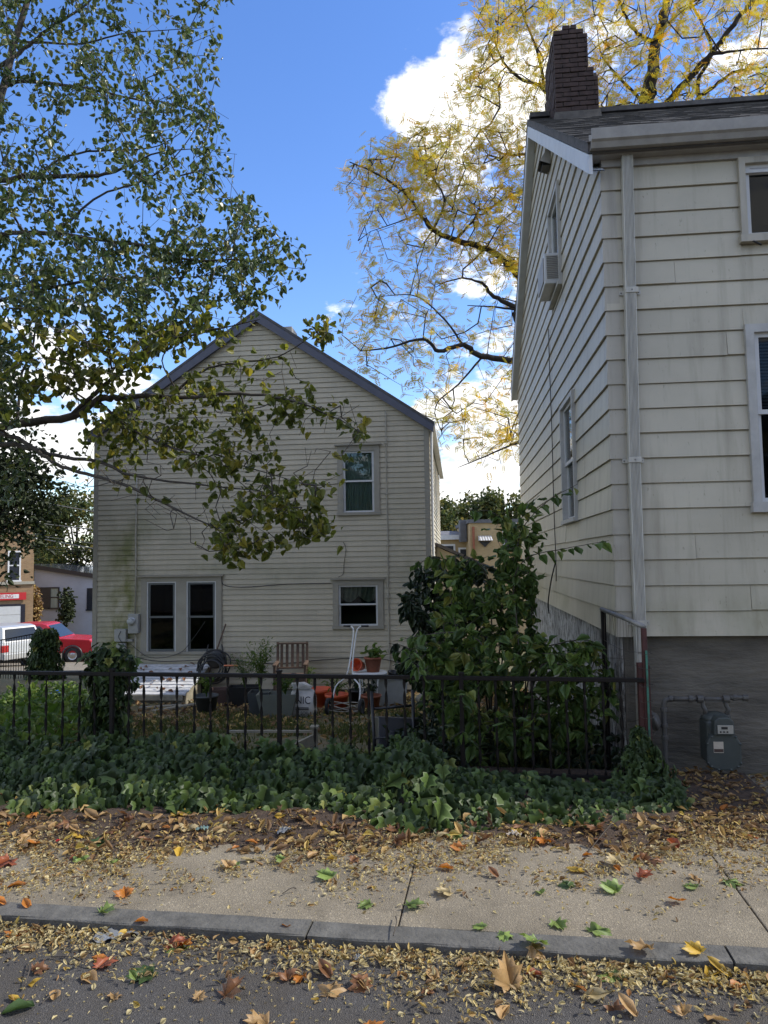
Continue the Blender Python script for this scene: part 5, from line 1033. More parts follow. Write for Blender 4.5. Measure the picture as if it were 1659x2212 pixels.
for k in range(2): part('print_band', 'ink', SBG, -.12, .16, -.218, -.205, .19-k*.028, .205-k*.028)
letters('T. SOIL', .085, SBG, 'ink', Matrix.Translation((.03, -.215, .10)) @ Matrix.Rotation(R(92), 4, 'X'))
q = MB(); V_ = [(rng.uniform(-.28, .25), rng.uniform(-.1, .12), .47+rng.random()*.16) for _ in range(16)]; bmx = bmesh.new(); [bmx.verts.new(v) for v in V_]; bmesh.ops.convex_hull(bmx, input=bmx.verts); me = bpy.data.meshes.new('open_mouth'); bmx.to_mesh(me); bmx.free(); link('open_mouth', me, 'bag', SBG)
# chair
cp = lw(4.42, -.75, 0); cp[2] = G(cp[1]); CHR = thing('wooden_armchair', 'weathered wooden slat-back garden armchair against the cream clapboards', 'chair', cp, -YAW+R(8))
cwid = .58
for sx in (-1, 1):
    MB().bar((sx*cwid/2, .25, 0), (sx*cwid/2, .36, 1.05), .05, .05, (0, 1, 0)).build('rear_leg', 'wood_old', CHR, bevel=.004); MB().bar((sx*cwid/2, -.25, 0), (sx*cwid/2, -.25, .66), .05, .05, (0, 1, 0)).build('front_leg', 'wood_old', CHR, bevel=.004); part('armrest', 'wood_old', CHR, sx*cwid/2-.035, sx*cwid/2+.035, -.3, .3, .66, .69, bevel=.004)
part('apron', 'wood_old', CHR, -cwid/2, cwid/2, -.265, -.235, .34, .42); part('seat', 'wood_old', CHR, -cwid/2+.01, cwid/2-.01, -.27, .26, .42, .45, bevel=.004)
MB().bar((-cwid/2-.02, .35, 1.02), (cwid/2+.02, .35, 1.02), .09, .03).build('top_rail', 'wood_old', CHR, bevel=.004); MB().bar((-cwid/2, .29, .55), (cwid/2, .29, .55), .06, .03).build('lower_rail', 'wood_old', CHR, bevel=.004)
for i in range(5): x = -.21+i*.105; MB().bar((x, .295, .56), (x, .348, 1.0), .055, .016, (0, 1, 0)).build('slat', 'wood_old', CHR)
# hose reel and shovel
hp = lw(2.75, -.45, 0); hp[2] = G(hp[1]); HRL = thing('hose_reel', 'black garden hose coiled on a reel cart against the cream clapboards', 'hose reel', hp, -YAW)
q = MB(); rot_ = Matrix.Rotation(R(90), 4, 'X')
for k in range(7):
    rr = .20+.025*k+rng.normal(0, .01); yy = -.14+.035*k; cz = .55+rng.normal(0, .015); q.tube([(rr*math.cos(t)*(1+.15*math.sin(t*2+k)), yy+.03*math.sin(t), cz+rr*math.sin(t)*.95) for t in np.linspace(0, 2*math.pi, 26)], .015, 6, False)
q.build('hose', 'black_plastic', HRL); MB().lathe([(0, -.10), (.16, -.10), (.18, -.09), (.18, .09), (.16, .10), (0, .10)], 24, Matrix.Translation((.05, .1, .72)) @ rot_).build('drum', 'black_plastic', HRL)
for sx in (-.28, .28): MB().tube([(sx, .1, 0), (sx*.9, .1, .5), (sx*.5, .15, 1.0)], .014, 6).build('frame_leg', 'black_plastic', HRL)
MB().lathe([(.012*(1 if i % 2 else 1.7), i*.012) for i in range(24)], 8, Matrix.Translation((.3, -.18, .62)) @ Matrix.Rotation(R(90), 4, 'Y')).build('coil_hose', 'terracotta', HRL)
SHV = thing('shovel', 'long-handled shovel leaning on the clapboards behind the hose reel', 'shovel', lw(2.62, -.4, -.98), -YAW)
MB().tube([(0, -.05, .3), (.28, .33, 1.38)], .016, 8).build('handle', 'wood_old', SHV); MB().prism([(-.1, 0), (.1, 0), (.11, .22), (.04, .3), (-.04, .3), (-.11, .22)], -.07, -.055).build('blade', 'iron', SHV)
# reel mower
mp = onground(745, 1546); RM = thing('reel_mower', 'push reel mower with white T-handle standing on fallen leaves', 'lawn mower', mp, R(-12))
for sx in (-1, 1):
    MB().lathe([(.09, -.02), (.13, -.025), (.135, 0), (.13, .025), (.09, .02), (.085, 0), (.09, -.02)], 22, Matrix.Translation((sx*.27, 0, .135)) @ Matrix.Rotation(R(90), 4, 'Y')).build('wheel', 'tyre', RM)
    MB().tube(cat_rom([(sx*.22, .05, .16), (sx*.2, .2, .42), (sx*.06, .32, .56), (sx*.025, .45, .8), (sx*.025, .7, 1.22), (sx*.06, .76, 1.31), (sx*.10, .78, 1.33)], 4), .012, 8).build('handle_tube', 'white_metal', RM); MB().tube([(sx*.09, .78, 1.33), (sx*.22, .78, 1.33)], .016, 8).build('grip', 'black_plastic', RM)
for k in range(5):
    a = 2*math.pi*k/5; MB().tube([(-.24+.48*i/8, .075*math.cos(a+i*.22), .135+.075*math.sin(a+i*.22)) for i in range(9)], .008, 4).build('blade', 'conduit', RM)
MB().tube([(-.26, .12, .07), (.26, .12, .07)], .025, 8).build('roller', 'wood_old', RM)
# plant stand with pots on it, plastic tub
tp_ = onground(800, 1530); PS = thing('plant_stand', 'low white wire plant stand carrying clay pots', 'plant stand', tp_, R(5))
MB().lathe([(0, .60), (.30, .60), (.31, .62), (.30, .64), (0, .64)], 24).build('top', 'white_metal', PS)
for k in range(4): a = k*math.pi/2+.6; MB().tube([(.24*math.cos(a), .24*math.sin(a), .6), (.2*math.cos(a), .2*math.sin(a), .3), (.3*math.cos(a), .3*math.sin(a), 0)], .011, 6).build('leg', 'white_metal', PS)
zt_ = tp_[2]+.64
t = thing('clay_pot', 'terracotta pot with pale leafy plant on the white plant stand', 'flower pot', (tp_[0]+.06, tp_[1], zt_)); round_pot(t, .11, .15, .26, 'terracotta'); plant(t, (0, 0, .22), .16, .24, 60, OVAL, (.08, .14), 'leaf_herb', 8)
t = thing('clay_pot', 'clay pot tipped on its side on the white plant stand', 'flower pot', (tp_[0]-.19, tp_[1]-.02, zt_+.115)); MB().lathe([(0, -.1), (.075, -.1), (.105, .08), (.115, .08), (.115, .12), (.1, .12), (.08, -.05), (0, -.06)], 20, Matrix.Rotation(R(75), 4, 'X') @ Matrix.Rotation(R(-25), 4, 'Y')).build('pot', 'orange_pot', t)
t = thing('clay_pot', 'brown pot with drooping seedling on the ground under the plant stand', 'flower pot', (tp_[0]+.02, tp_[1]-.36, tp_[2])); round_pot(t, .12, .17, .3, 'terracotta'); plant(t, (0, 0, .26), .2, .15, 36, OVAL, (.06, .10), 'leaf_dark', 6)
t = thing('flower_pot', 'dark nursery pot of grassy leaves between the push mower and the plant stand', 'planter', onground(772, 1518)); round_pot(t, .13, .17, .24, 'black_plastic'); plant(t, (0, 0, .2), .3, .26, 70, LANCE, (.08, .14), 'leaf_dark', 9)
tu = onground(840, 1522); TB = thing('plastic_tub', 'cloudy white plastic tub heaped with pots by the plant stand', 'tub', tu, R(3)); MB().add([(sx*(.28+.06*k), sy*(.2+.05*k), .5*k) for k in (0, 1) for sx, sy in ((-1, -1), (1, -1), (1, 1), (-1, 1))], [(0, 1, 5, 4), (1, 2, 6, 5), (2, 3, 7, 6), (3, 0, 4, 7), (0, 3, 2, 1)]).build('body', 'clear_tub', TB); part('lip', 'clear_tub', TB, -.37, .37, -.28, -.24, .485, .51)
for i, (x, y, m_) in enumerate(((-.16, .0, 'dark_pot'), (.08, .05, 'black_plastic'), (.2, -.05, 'dark_pot'))):
    t = thing('nursery_pot', ['dark pot lying in the plastic tub near its end by the stand', 'black pot stacked at the middle of the plastic tub', 'dark pot poking out of the plastic tub near the shrub'][i], 'flower pot', (tu[0]+x, tu[1]+y, tu[2]+.46), 0); MB().lathe([(0, -.1), (.07, -.1), (.1, .1), (.11, .1), (.11, .13), (.09, .13), (.06, -.07), (0, -.07)], 18, Matrix.Rotation(R(50-40*i), 4, 'X') @ Matrix.Rotation(R(30*i-20), 4, 'Y')).build('pot', m_, t)
# wheelbarrow tipped up and raised bed behind the ivy
cp = onground(850, 1640); cp = np.array([cp[0]+.02, 6.75, G(6.75)]); WB = thing('garden_cart', 'black garden cart tipped up with its two handles in the air behind the fence', 'garden cart', cp, R(6))
q = MB(); q.add([(-.17, -.05, .0), (.17, -.05, .0), (.2, .12, .33), (-.14, .12, .36), (-.2, .16, -.02), (.24, .16, -.02), (.27, .3, .3), (-.17, .3, .33)], [(0, 1, 2, 3), (1, 5, 6, 2), (0, 3, 7, 4), (2, 6, 7, 3), (4, 7, 6, 5), (0, 4, 5, 1)]); q.build('tray', 'black_plastic', WB, bevel=.015)
for x in (-.19, .17): MB().tube([(x, -.04, -.02), (x*1.02, .02, .2), (x*1.08, .10, .60)], .016, 8).build('handle', 'black_plastic', WB)
MB().tube([(-.2, .08, .44), (.18, .08, .46)], .012, 8).build('cross_bar', 'black_plastic', WB); MB().tube([(-.19, -.04, .20), (.17, -.04, .21)], .01, 8).build('lower_bar', 'black_plastic', WB)
MB().lathe([(.05, -.025), (.13, -.03), (.145, 0), (.13, .03), (.05, .025)], 22, Matrix.Translation((-.03, -.12, .14)) @ Matrix.Rotation(R(80), 4, 'Y')).build('wheel', 'tyre', WB)
rb = onground(650, 1632); rb = np.array([rb[0], 7.0, G(7.0)]); RB = thing('raised_bed', 'corner of a low wooden raised bed with a short post behind the ivy', 'planter box', rb, R(-4))
part('corner_post', 'plank_grey', RB, .12, .17, -.03, .02, -.1, .27, bevel=.004); part('post_cap', 'plank_grey', RB, .105, .185, -.045, .035, .27, .29, bevel=.003)
for k in range(2): MB().bar((.14, -.02, .07+k*.1), (-.06, -.55, .06+k*.1), .09, .025, (1, 0, 0)).build('board', 'plank_grey', RB)
MB().bar((.14, .0, .235), (-.7, .06, .22), .03, .02).build('back_rail', 'plank_grey', RB)
# blue tarpaulin in the undergrowth, logs
bp_ = at(128, 1508, 13.2); TP = thing('blue_tarp', 'crumpled bright blue tarpaulin in the undergrowth behind the fence', 'tarp', (bp_[0], bp_[1], bp_[2]-.15)); bmx = bmesh.new()
for v in [(-.24, 0, -.05), (.24, .1, -.1), (-.25, .05, .15), (.22, .02, .02), (-.14, .05, .27), (.06, .1, .30), (.19, .1, .22), (0, -.12, .1), (.1, -.1, .2), (-.1, -.1, .2), (0, .3, 0)]: bmx.verts.new(v)
bmesh.ops.convex_hull(bmx, input=bmx.verts); me = bpy.data.meshes.new('tarp'); bmx.to_mesh(me); bmx.free(); link('tarp', me, 'tarp', TP)
a_, b_ = at(905, 1500, 12.5), at(960, 1470, 12.9); LG = thing('log', 'pale cut log lying on the leaf litter behind the plastic tub', 'log', (a_[0], a_[1], G(a_[1]))); MB().tube([(0, 0, .15), (.3, .25, .35), (.7, .55, .55)], [.09, .085, .07], 10).build('wood', 'plank_grey', LG)
# boards on the ground by the cellar door
for i, (x0_, y0_, x1_, y1_, lab) in enumerate(((300, 1533, 395, 1528, 'weathered board lying on the dirt in front of the cellar door'), (330, 1540, 432, 1524, 'second weathered board crossing the dirt toward the basil pot'))):
    a_, b_ = onground(x0_, y0_), onground(x1_, y1_); q = MB().bar((a_[0], a_[1], a_[2]+.03), (b_[0], b_[1], b_[2]+.04), .12, .03); tag(q.build('loose_board', 'plank_grey'), lab, 'board')
# undergrowth left, herbs along the shrub, lawn and leaf litter
def scatter(name, shapes, pts, tips, nr, size, mt, label, cat): 
    o = foliage(None, shapes, pts, rot_tip(tips, nr), size, mt, 0, name); o['kind'] = 'stuff'; o['label'] = label; o['category'] = cat; return o
n = 5200; x = rng.uniform(-7.2, -3.0, n); y = rng.uniform(6.6, 14.2, n); k = x < -2.4-(y-6)*.42+rng.normal(0, .15, n); x, y = x[k], y[k]; n = len(x); hh = np.array([.10+.34*max(0, math.sin(a*1.7+b*.9)*.5+.5) for a, b in zip(x, y)]); pts = np.stack([x, y, [G(v) for v in y]+hh*rng.random(n)**.5], -1)
scatter('undergrowth', HEART+OVAL, pts, rng.normal(0, .8, (n, 3))+np.array([0, -.3, -.2]), rng.normal(0, .35, (n, 3))+np.array([0, -.2, 1]), rng.uniform(.06, .14, n), 'leaf_herb', 'light green weeds and ground cover in the yard left of the cellar door', 'ground cover')
n = 1500; x = rng.uniform(.0, 2.0, n); y = rng.uniform(5.7, 8.2, n); pts = np.stack([x, y, [G(v) for v in y]+rng.random(n)*.3], -1)
scatter('low_weeds', OVAL, pts, rng.normal(0, .8, (n, 3))+np.array([0, -.3, -.1]), rng.normal(0, .4, (n, 3))+np.array([0, -.3, 1]), rng.uniform(.05, .11, n), 'leaf_dark', 'dark low weeds under the broadleaf shrub', 'weeds')
n = 26000; x = rng.uniform(-5, 2.4, n); y = rng.uniform(5.9, 12.3, n); k = (np.sin(x*1.9)+np.sin(y*2.3+x)+rng.normal(0, 1, n)) > -.3; x, y = x[k], y[k]; n = len(x); pts = np.stack([x, y, [G(v) for v in y]], -1)-np.array([0, 0, .015])
scatter('lawn_grass', LANCE, pts, rng.normal(0, .45, (n, 3))+np.array([0, 0, 1]), rng.normal(0, 1, (n, 3)), rng.uniform(.05, .12, n), 'grass', 'thin short lawn grass in the yard', 'grass')
n = 4200; y = 6+8.6*rng.random(n)**.36; x = rng.uniform(-5, 3, n); pts = np.stack([x, y, [G(v)+.03 for v in y]], -1)
scatter('yard_litter', OVAL, pts, rng.normal(0, 1, (n, 3))*np.array([1, 1, .25]), rng.normal(0, .3, (n, 3))+np.array([0, 0, 1]), rng.uniform(.05, .11, n), 'litter_brown', 'brown and yellow fallen leaves covering the yard', 'leaf litter')
# leaves lying on the cellar door
n = 34; u = rng.uniform(.03, .97, n); t_ = rng.uniform(.05, .95, n); pts = np.array([lw(1.0+bx0+(bx1-bx0)*a, by*(1-b)-.03, zb+(zt-zb)*b+.045) for a, b in zip(u, t_)]); fm = [mesh_np('fallen_leaf', V, T, np.zeros(len(V))) for V, T in OVAL]
for me in fm: me.materials.append(MT['fall_brown'])
for p in pts:
    o = link('fallen_leaf', fm[rng.integers(0, 3)], None); o.matrix_basis = Matrix.Translation(p.tolist()) @ Matrix.Rotation(-YAW, 4, 'Z') @ Matrix.Rotation(ang, 4, 'X') @ Matrix.Rotation(rng.uniform(0, 6.28), 4, 'Z') @ Matrix.Scale(rng.uniform(.07, .13), 4); tag(o, 'brown dry leaf lying on the white cellar door planks', 'leaf', 'brown leaves on the cellar door')
# ------------------------------------------------------------------ street and buildings beyond
q = MB(); ys_ = [24, 27, 30, 33, 36, 39, 42]; q.add([(x, y, G(y)+.02) for y in ys_ for x in (-70, -6)], [(i*2, i*2+1, i*2+3, i*2+2) for i in range(len(ys_)-1)]); tag(q.build('far_street', 'concrete'), kind='structure')
def car(name, label, pos, yaw, paint, kind):
    t = thing(name, label, 'truck' if kind == 'truck' else 'car', pos, yaw); hw = .92 if kind == 'suv' else .98
    if kind == 'suv': low = [(-2.25, .45), (-2.3, .75), (-2.2, 1.05), (-1.2, 1.10), (2.25, 1.08), (2.3, .7), (2.25, .42)]; up = [(-1.15, 1.08), (-.45, 1.66), (.2, 1.74), (1.75, 1.74), (2.0, 1.68), (2.24, 1.06)]; wx = (-1.4, 1.42); wr = .36
    else: low = [(-2.75, .5), (-2.85, .8), (-2.8, 1.2), (-.2, 1.24), (1.25, 1.22), (2.65, 1.14), (2.85, .95), (2.88, .5)]; up = [(-1.35, 1.22), (-1.25, 1.85), (-1.0, 1.92), (.25, 1.92), (.5, 1.86), (1.25, 1.2)]; wx = (-1.75, 1.85); wr = .40
    b = MB().prism(low, -hw, hw).build('body', paint, t, bevel=.06, seg=3)
    g_ = MB(); n = len(up); zz = [z_ for _, z_ in up]; z0_, z1_ = min(zz), max(zz); ins = lambda z_: hw-.03-.16*(z_-z0_)/(z1_-z0_)
    g_.add([(x, -ins(z_), z_) for x, z_ in up]+[(x, ins(z_), z_) for x, z_ in up], [tuple(range(n)), tuple(range(2*n-1, n-1, -1))]+[(i, (i+1) % n, n+(i+1) % n, n+i) for i in range(n)]); g_.build('cab', paint, t, bevel=.035)
    if kind == 'truck': MB().prism([(-2.78, 1.2), (-1.42, 1.2), (-1.42, 1.86), (-2.5, 1.84)], -hw+.06, hw-.06).build('bed_cap', paint, t, bevel=.04)
    wins = [[(-.75, 1.16), (-.35, 1.55), (.35, 1.62), (.35, 1.16)], [(.43, 1.16), (.43, 1.62), (1.1, 1.62), (1.1, 1.16)], [(1.18, 1.16), (1.18, 1.61), (1.75, 1.6), (1.95, 1.16)]] if kind == 'suv' else [[(-1.1, 1.28), (-1.08, 1.78), (-.62, 1.8), (-.55, 1.28)], [(-.42, 1.27), (-.42, 1.8), (.22, 1.8), (.85, 1.27)]]
    for wdw in wins:
        for sg in (-1, 1): MB().add([(x, sg*(ins(z_)+.008), z_) for x, z_ in wdw]+[(x, sg*(ins(z_)-.02), z_) for x, z_ in wdw], [tuple(range(4)), tuple(range(7, 3, -1)), (0, 1, 5, 4), (1, 2, 6, 5), (2, 3, 7, 6), (3, 0, 4, 7)]).build('side_window', 'car_glass', t)
    def slopewin(nm, xa, za, xb, zb_, off, m_='car_glass'): MB().add([(xa+off, -ins(za)+.12, za), (xa+off, ins(za)-.12, za), (xb+off, ins(zb_)-.1, zb_), (xb+off, -ins(zb_)+.1, zb_)], [(0, 1, 2, 3)]).build(nm, m_, t)
    if kind == 'suv': slopewin('rear_window', 2.215, 1.16, 2.03, 1.62, .012); slopewin('windshield', -1.05, 1.17, -.5, 1.6, -.03)
    else: slopewin('windshield', 1.18, 1.27, .56, 1.82, .03)
    for x in wx:
        for sg in (-1, 1):
            Mx = Matrix.Translation((x, sg*(hw-.08), wr)) @ Matrix.Rotation(R(90), 4, 'X'); wq = MB().lathe([(wr*.55, -.1), (wr*.95, -.1), (wr, -.06), (wr, .06), (wr*.95, .1), (wr*.55, .1)], 26, Mx).build('wheel', 'tyre', t)
            MB().lathe([(0, -.09), (wr*.2, -.1), (wr*.3, -.06), (wr*.5, -.06), (wr*.6, -.1)], 20, Mx).build('rim', 'rim', wq); MB().lathe([(wr*.6, .1), (wr*.5, .06), (wr*.3, .06), (wr*.2, .1), (0, .09)], 20, Mx).build('rim', 'rim', wq)
            MB().lathe([(wr+.02, -.13), (wr+.09, -.13), (wr+.09, .13), (wr+.02, .13)], 26, Mx).build('wheel_arch', 'black_plastic', t)
    fx = 2.88 if kind == 'truck' else 2.3; part('bumper', 'rim' if kind == 'truck' else paint, t, fx-.1, fx+.08, -hw+.03, hw-.03, .42, .66, bevel=.03)
    for sg in (-1, 1): part('headlight' if kind == 'truck' else 'tail_light', 'lamp_clear' if kind == 'truck' else 'lamp_red', t, fx-.14, fx+.01, sg*(hw-.12)-.13, sg*(hw-.12)+.13, .72, 1.0, bevel=.02); MB().box(.55 if kind == 'truck' else -.95, .72 if kind == 'truck' else -.8, sg*(hw+.12)-.13, sg*(hw+.12)+.1, 1.22, 1.45 if kind == 'truck' else 1.36).build('mirror', 'rim' if kind == 'truck' else 'black_plastic', t, bevel=.03)
    return t
tw_ = at(172, 1428, 36); car('pickup_truck', 'bright red pickup truck with capped bed parked beyond the cream house', (tw_[0]-1.85, 36, tw_[2]), R(2), 'red_paint', 'truck')
sw_ = at(20, 1436, 31); car('parked_suv', 'silver SUV with tinted windows parked in front of the red pickup', (sw_[0]-.9, 31, sw_[2]), R(-28), 'silver_paint', 'suv')
# far railing
rp = [at(-30, 1440, 20), at(90, 1436, 19.4)]; RL = thing('far_railing', 'thin black railing beside the ivy-covered stump in front of the silver SUV', 'fence', (0, 0, 0)); za_, zb_ = at(0, 1388, 20)[2], at(88, 1366, 19.4)[2]
for i in range(23):
    t = i/22; p = rp[0]*(1-t)+rp[1]*t; MB().tube([(p[0], p[1], G(p[1])-.05), (p[0], p[1], za_*(1-t)+zb_*t)], .009, 5).build('bar', 'iron', RL)
MB().tube([(rp[0][0], rp[0][1], za_), (rp[1][0], rp[1][1], zb_)], .016, 6).build('rail', 'iron', RL)
# tan brick shop
def fwin(parent, w_, h, x, z_, y=-.03, frame='far_white', glass='far_dark', bars=True):
    f = MB(); f.box(x, x+.1, y-.05, y+.02, z_, z_+h).box(x+w_-.1, x+w_, y-.05, y+.02, z_, z_+h).box(x+.1, x+w_-.1, y-.05, y+.02, z_+h-.1, z_+h).box(x-.05, x+w_+.05, y-.09, y+.02, z_-.1, z_).box(x+.1, x+w_-.1, y-.045, y+.02, z_+h*.5-.04, z_+h*.5+.04); wn_ = f.build('window', frame, parent); part('pane', glass, wn_, x+.1, x+w_-.1, y-.02, y, z_, z_+h-.1); return wn_
s0 = at(71, 1345, 46); BB = thing('tan_brick_shop', 'tan brick two-storey shop with a red remodeling sign over a pale garage door', 'building', (s0[0], 46, -3.4), R(28)); BB.scale = (.9, 1, 1); zt_ = at(71, 1126, 46)[2]+3.4
part('wall', 'tan_brick', BB, -9, 0, 0, 9, 0, zt_); part('coping', 'conduit', BB, -9.1, .08, -.1, 9.1, zt_, zt_+.12); part('band_course', 'conduit', BB, -9.02, .06, -.12, .0, at(40, 1262, 46)[2]+3.4, at(40, 1256, 46)[2]+3.4)
a_, b_ = at(17, 1253, 46), at(46, 1190, 46); fwin(BB, b_[0]-a_[0], b_[2]-a_[2], a_[0]-s0[0], a_[2]+3.4); fwin(BB, b_[0]-a_[0], b_[2]-a_[2], a_[0]-s0[0]-3.4, a_[2]+3.4)
a_, b_ = at(-60, 1420, 46), at(45, 1308, 46); zd = b_[2]+3.4; part('garage_door', 'door_grey', BB, a_[0]-s0[0], b_[0]-s0[0], -.06, -.005, 0, zd); part('door_frame', 'far_dark', BB, b_[0]-s0[0]+.002, b_[0]-s0[0]+.28, -.07, -.004, 0, zd+.1); part('door_lintel', 'far_dark', BB, a_[0]-s0[0], b_[0]-s0[0], -.07, -.004, zd+.002, zd+.13)
for k in range(4): part('door_groove', 'gutter', BB, a_[0]-s0[0], b_[0]-s0[0], -.068, -.061, zd*(k+1)/5-.02, zd*(k+1)/5)
a_, b_ = at(-25, 1296, 45.9), at(55, 1279, 45.9); SG = part('sign', 'sign_red', BB, a_[0]-s0[0], b_[0]-s0[0], -.16, -.08, a_[2]+3.4, b_[2]+3.4); xm = at(41, 1288, 46)[0]-s0[0]; part('sign_panel', 'far_white', SG, a_[0]-s0[0]+.05, xm, -.172, -.161, a_[2]+3.4+.1, b_[2]+3.4-.1)
letters('S · REMODELING ·', .30, SG, 'sign_red', Matrix.Translation((xm-1.38, -.178, (a_[2]+b_[2])/2+3.4)) @ Matrix.Rotation(R(90), 4, 'X'))
MB().tube(cat_rom([(xm-1.2, -.05, zd+1.2), (xm-1.0, -.5, zd+1.6), (xm-.75, -.7, zd+1.3), (xm-.75, -.7, zd+.9)], 5), .025, 6).build('lamp_arm', 'iron', BB)
# pale painted brick building
s1 = at(74, 1240, 52); PB = thing('painted_brick_house', 'pale blue-grey painted brick building with black window frames', 'building', (s1[0], 52, -3.5)); e0, e1 = at(74, 1227, 52)[2]+3.5, at(200, 1247, 52)[2]+3.5
MB().add([(0, y, 0) for y in (0, 8)]+[(9, y, 0) for y in (0, 8)]+[(0, y, e0) for y in (0, 8)]+[(9, y, e0-(e0-e1)*2.1) for y in (0, 8)], [(0, 2, 6, 4), (2, 3, 7, 6), (0, 4, 5, 1), (4, 6, 7, 5)]).build('wall', 'painted_brick', PB)
MB().add([(-.3, y, e0+t) for t in (0, .3) for y in (-.25, 8)]+[(9.2, y, e0-(e0-e1)*2.1+t-.05) for t in (0, .3) for y in (-.25, 8)], [(0, 2, 6, 4), (2, 3, 7, 6), (0, 4, 5, 1), (0, 1, 3, 2)]).build('eave', 'far_dark', PB)
a_, b_ = at(82, 1313, 52), at(129, 1268, 52); fwin(PB, (b_[0]-a_[0])*.54, b_[2]-a_[2], a_[0]-s1[0], a_[2]+3.5, frame='far_dark'); fwin(PB, (b_[0]-a_[0])*.46, b_[2]-a_[2], a_[0]-s1[0]+(b_[0]-a_[0])*.54, a_[2]+3.5, frame='far_dark', glass='curtain'); a_ = at(188, 1316, 52); fwin(PB, 1.4, 1.5, a_[0]-s1[0], a_[2]+3.5, frame='far_dark')
FT = 'trees beyond the street'
for i, (x, Y, h, rx, rz, lab, n) in enumerate([(165, 60, 12.5, 4.2, 4.2, 'feathery olive tree rising behind the pale painted brick building', 5200), (110, 64, 10.5, 3.6, 3.4, 'yellowing tree between the brick shop and the pale painted building', 3600), (10, 70, 11.5, 5, 3.6, 'pale yellow tree behind the tan brick shop', 3800)]):
    p = at(x, 1300, Y); far_tree('street_tree', lab, (p[0], Y, -3.5), h, rx, rz, 'leaf_far', n, .34, FT, .22, 12, shape=LANCE+OVAL)
p = at(138, 1330, 50); far_tree('small_conifer', 'small pointed conifer in front of the pale painted brick building', (p[0], 50, -3.4), 3.6, .7, 1.6, 'leaf_conifer', 900, .2, None, .06, 8)
p = at(66, 1330, 48); far_tree('climbing_shrub', 'reddish shrub climbing beside the brick shop corner', (p[0]+.2, 48, -3.4), 4.2, .45, 1.7, 'litter_brown', 700, .18, None, .05, 8)
for i, (y0, y1, r_, lab) in enumerate([(1065, 1106, .035, 'uppermost thick utility cable crossing left of the cream house'), (1115, 1143, .03, 'second utility cable below the uppermost one'), (1140, 1174, .022, 'third utility cable sloping to the cream house'), (1143, 1186, .04, 'lowest thick utility cable in front of the trees'), (1176, 1186, .015, 'thin wire under the utility cables')]):
    a_, b_ = at(-200, y0-(y1-y0)*1.1, 27), at(330, y1+(y1-y0)*.5, 27); mid = (a_+b_)/2-np.array([0, 0, .12]); tag(MB().tube(cat_rom([a_, mid, b_], 6), r_*.55, 5).build('utility_cable', 'pipe_grey' if i < 4 else 'cable'), lab, 'cable')
# yellow brick houses in the gap on the right
s2 = at(900, 1202, 42); YH = thing('yellow_brick_rowhouse', 'low yellow rowhouse with grey roof seen between the two houses', 'house', (s2[0], 42, -3.4)); zf_ = at(980, 1165, 42)[2]+3.4; zr_ = at(980, 1147, 47)[2]+3.4; wx_ = at(1014, 1190, 42)[0]-s2[0]
part('wall', 'yellow_brick', YH, -2, wx_, 0, 7, 0, zf_); part('fascia', 'far_white', YH, -2, wx_, -.25, .05, zf_-.02, zf_+.25); MB().add([(-2, -.2, zf_+.26), (wx_, -.2, zf_+.26), (wx_, 5, zr_), (-2, 5, zr_), (-2, 5, zf_), (wx_, 5, zf_)], [(0, 1, 2, 3), (1, 5, 2)]).build('roof', 'roof_grey', YH); a_ = at(952, 1202, 42); fwin(YH, .85, 1.1, a_[0]-s2[0], a_[2]+3.0); a_ = at(1009, 1205, 42); fwin(YH, .8, 1.3, a_[0]-s2[0]-.5, a_[2]+2.7)
s3 = at(1016, 1202, 40); YK = thing('yellow_brick_house', 'taller yellow brick house with striped awning and its V-shaped shadow set in as a dark piece', 'house', (s3[0], 40, -3.4)); zt_ = at(1030, 1130, 40)[2]+3.4; part('wall', 'yellow_brick', YK, 0, 5.2, 0, 7, 0, zt_); part('coping', 'roof_grey', YK, -.1, 5.3, -.1, 7, zt_, zt_+.2); part('chimney', 'roof_grey', YK, -.42, -.06, 1.0, 1.8, zt_-1.0, zt_+.25)
dx = at(1023, 1180, 40)[0]-s3[0]; part('downpipe', 'terracotta', YK, dx-.06, dx+.06, -.14, -.01, 0, zt_-.2)
a_, b_ = at(1034, 1168, 39.8), at(1062, 1157, 39.8); ax0, ax1, az0, az1 = a_[0]-s3[0], b_[0]-s3[0], a_[2]+3.4, b_[2]+3.4; aw = MB().add([(ax0, -.02, az1), (ax1, -.02, az1), (ax1, -.6, az0), (ax0, -.6, az0), (ax0, -.02, az0), (ax1, -.02, az0)], [(0, 1, 2, 3), (0, 3, 4), (1, 5, 2)]).build('awning', 'far_white', YK)
for k in range(5): x_ = ax0+(ax1-ax0)*(k+.15)/5; MB().add([(x_, -.03, az1+.012), (x_+.06, -.03, az1+.012), (x_+.06, -.61, az0+.012), (x_, -.61, az0+.012)], [(0, 1, 2, 3)]).build('stripe', 'gutter', aw)
MB().prism([(ax0+.02, az0-.03), (ax1-.02, az0-.03), ((ax0+ax1)/2, az0-.36)], -.08, -.01).build('v_shadow', 'far_dark', YK)  # the awning's V-shaped shadow, put in as a dark prism
a_ = at(1086, 1180, 40); fwin(YK, .8, 1.5, a_[0]-s3[0], a_[2]+3.2)
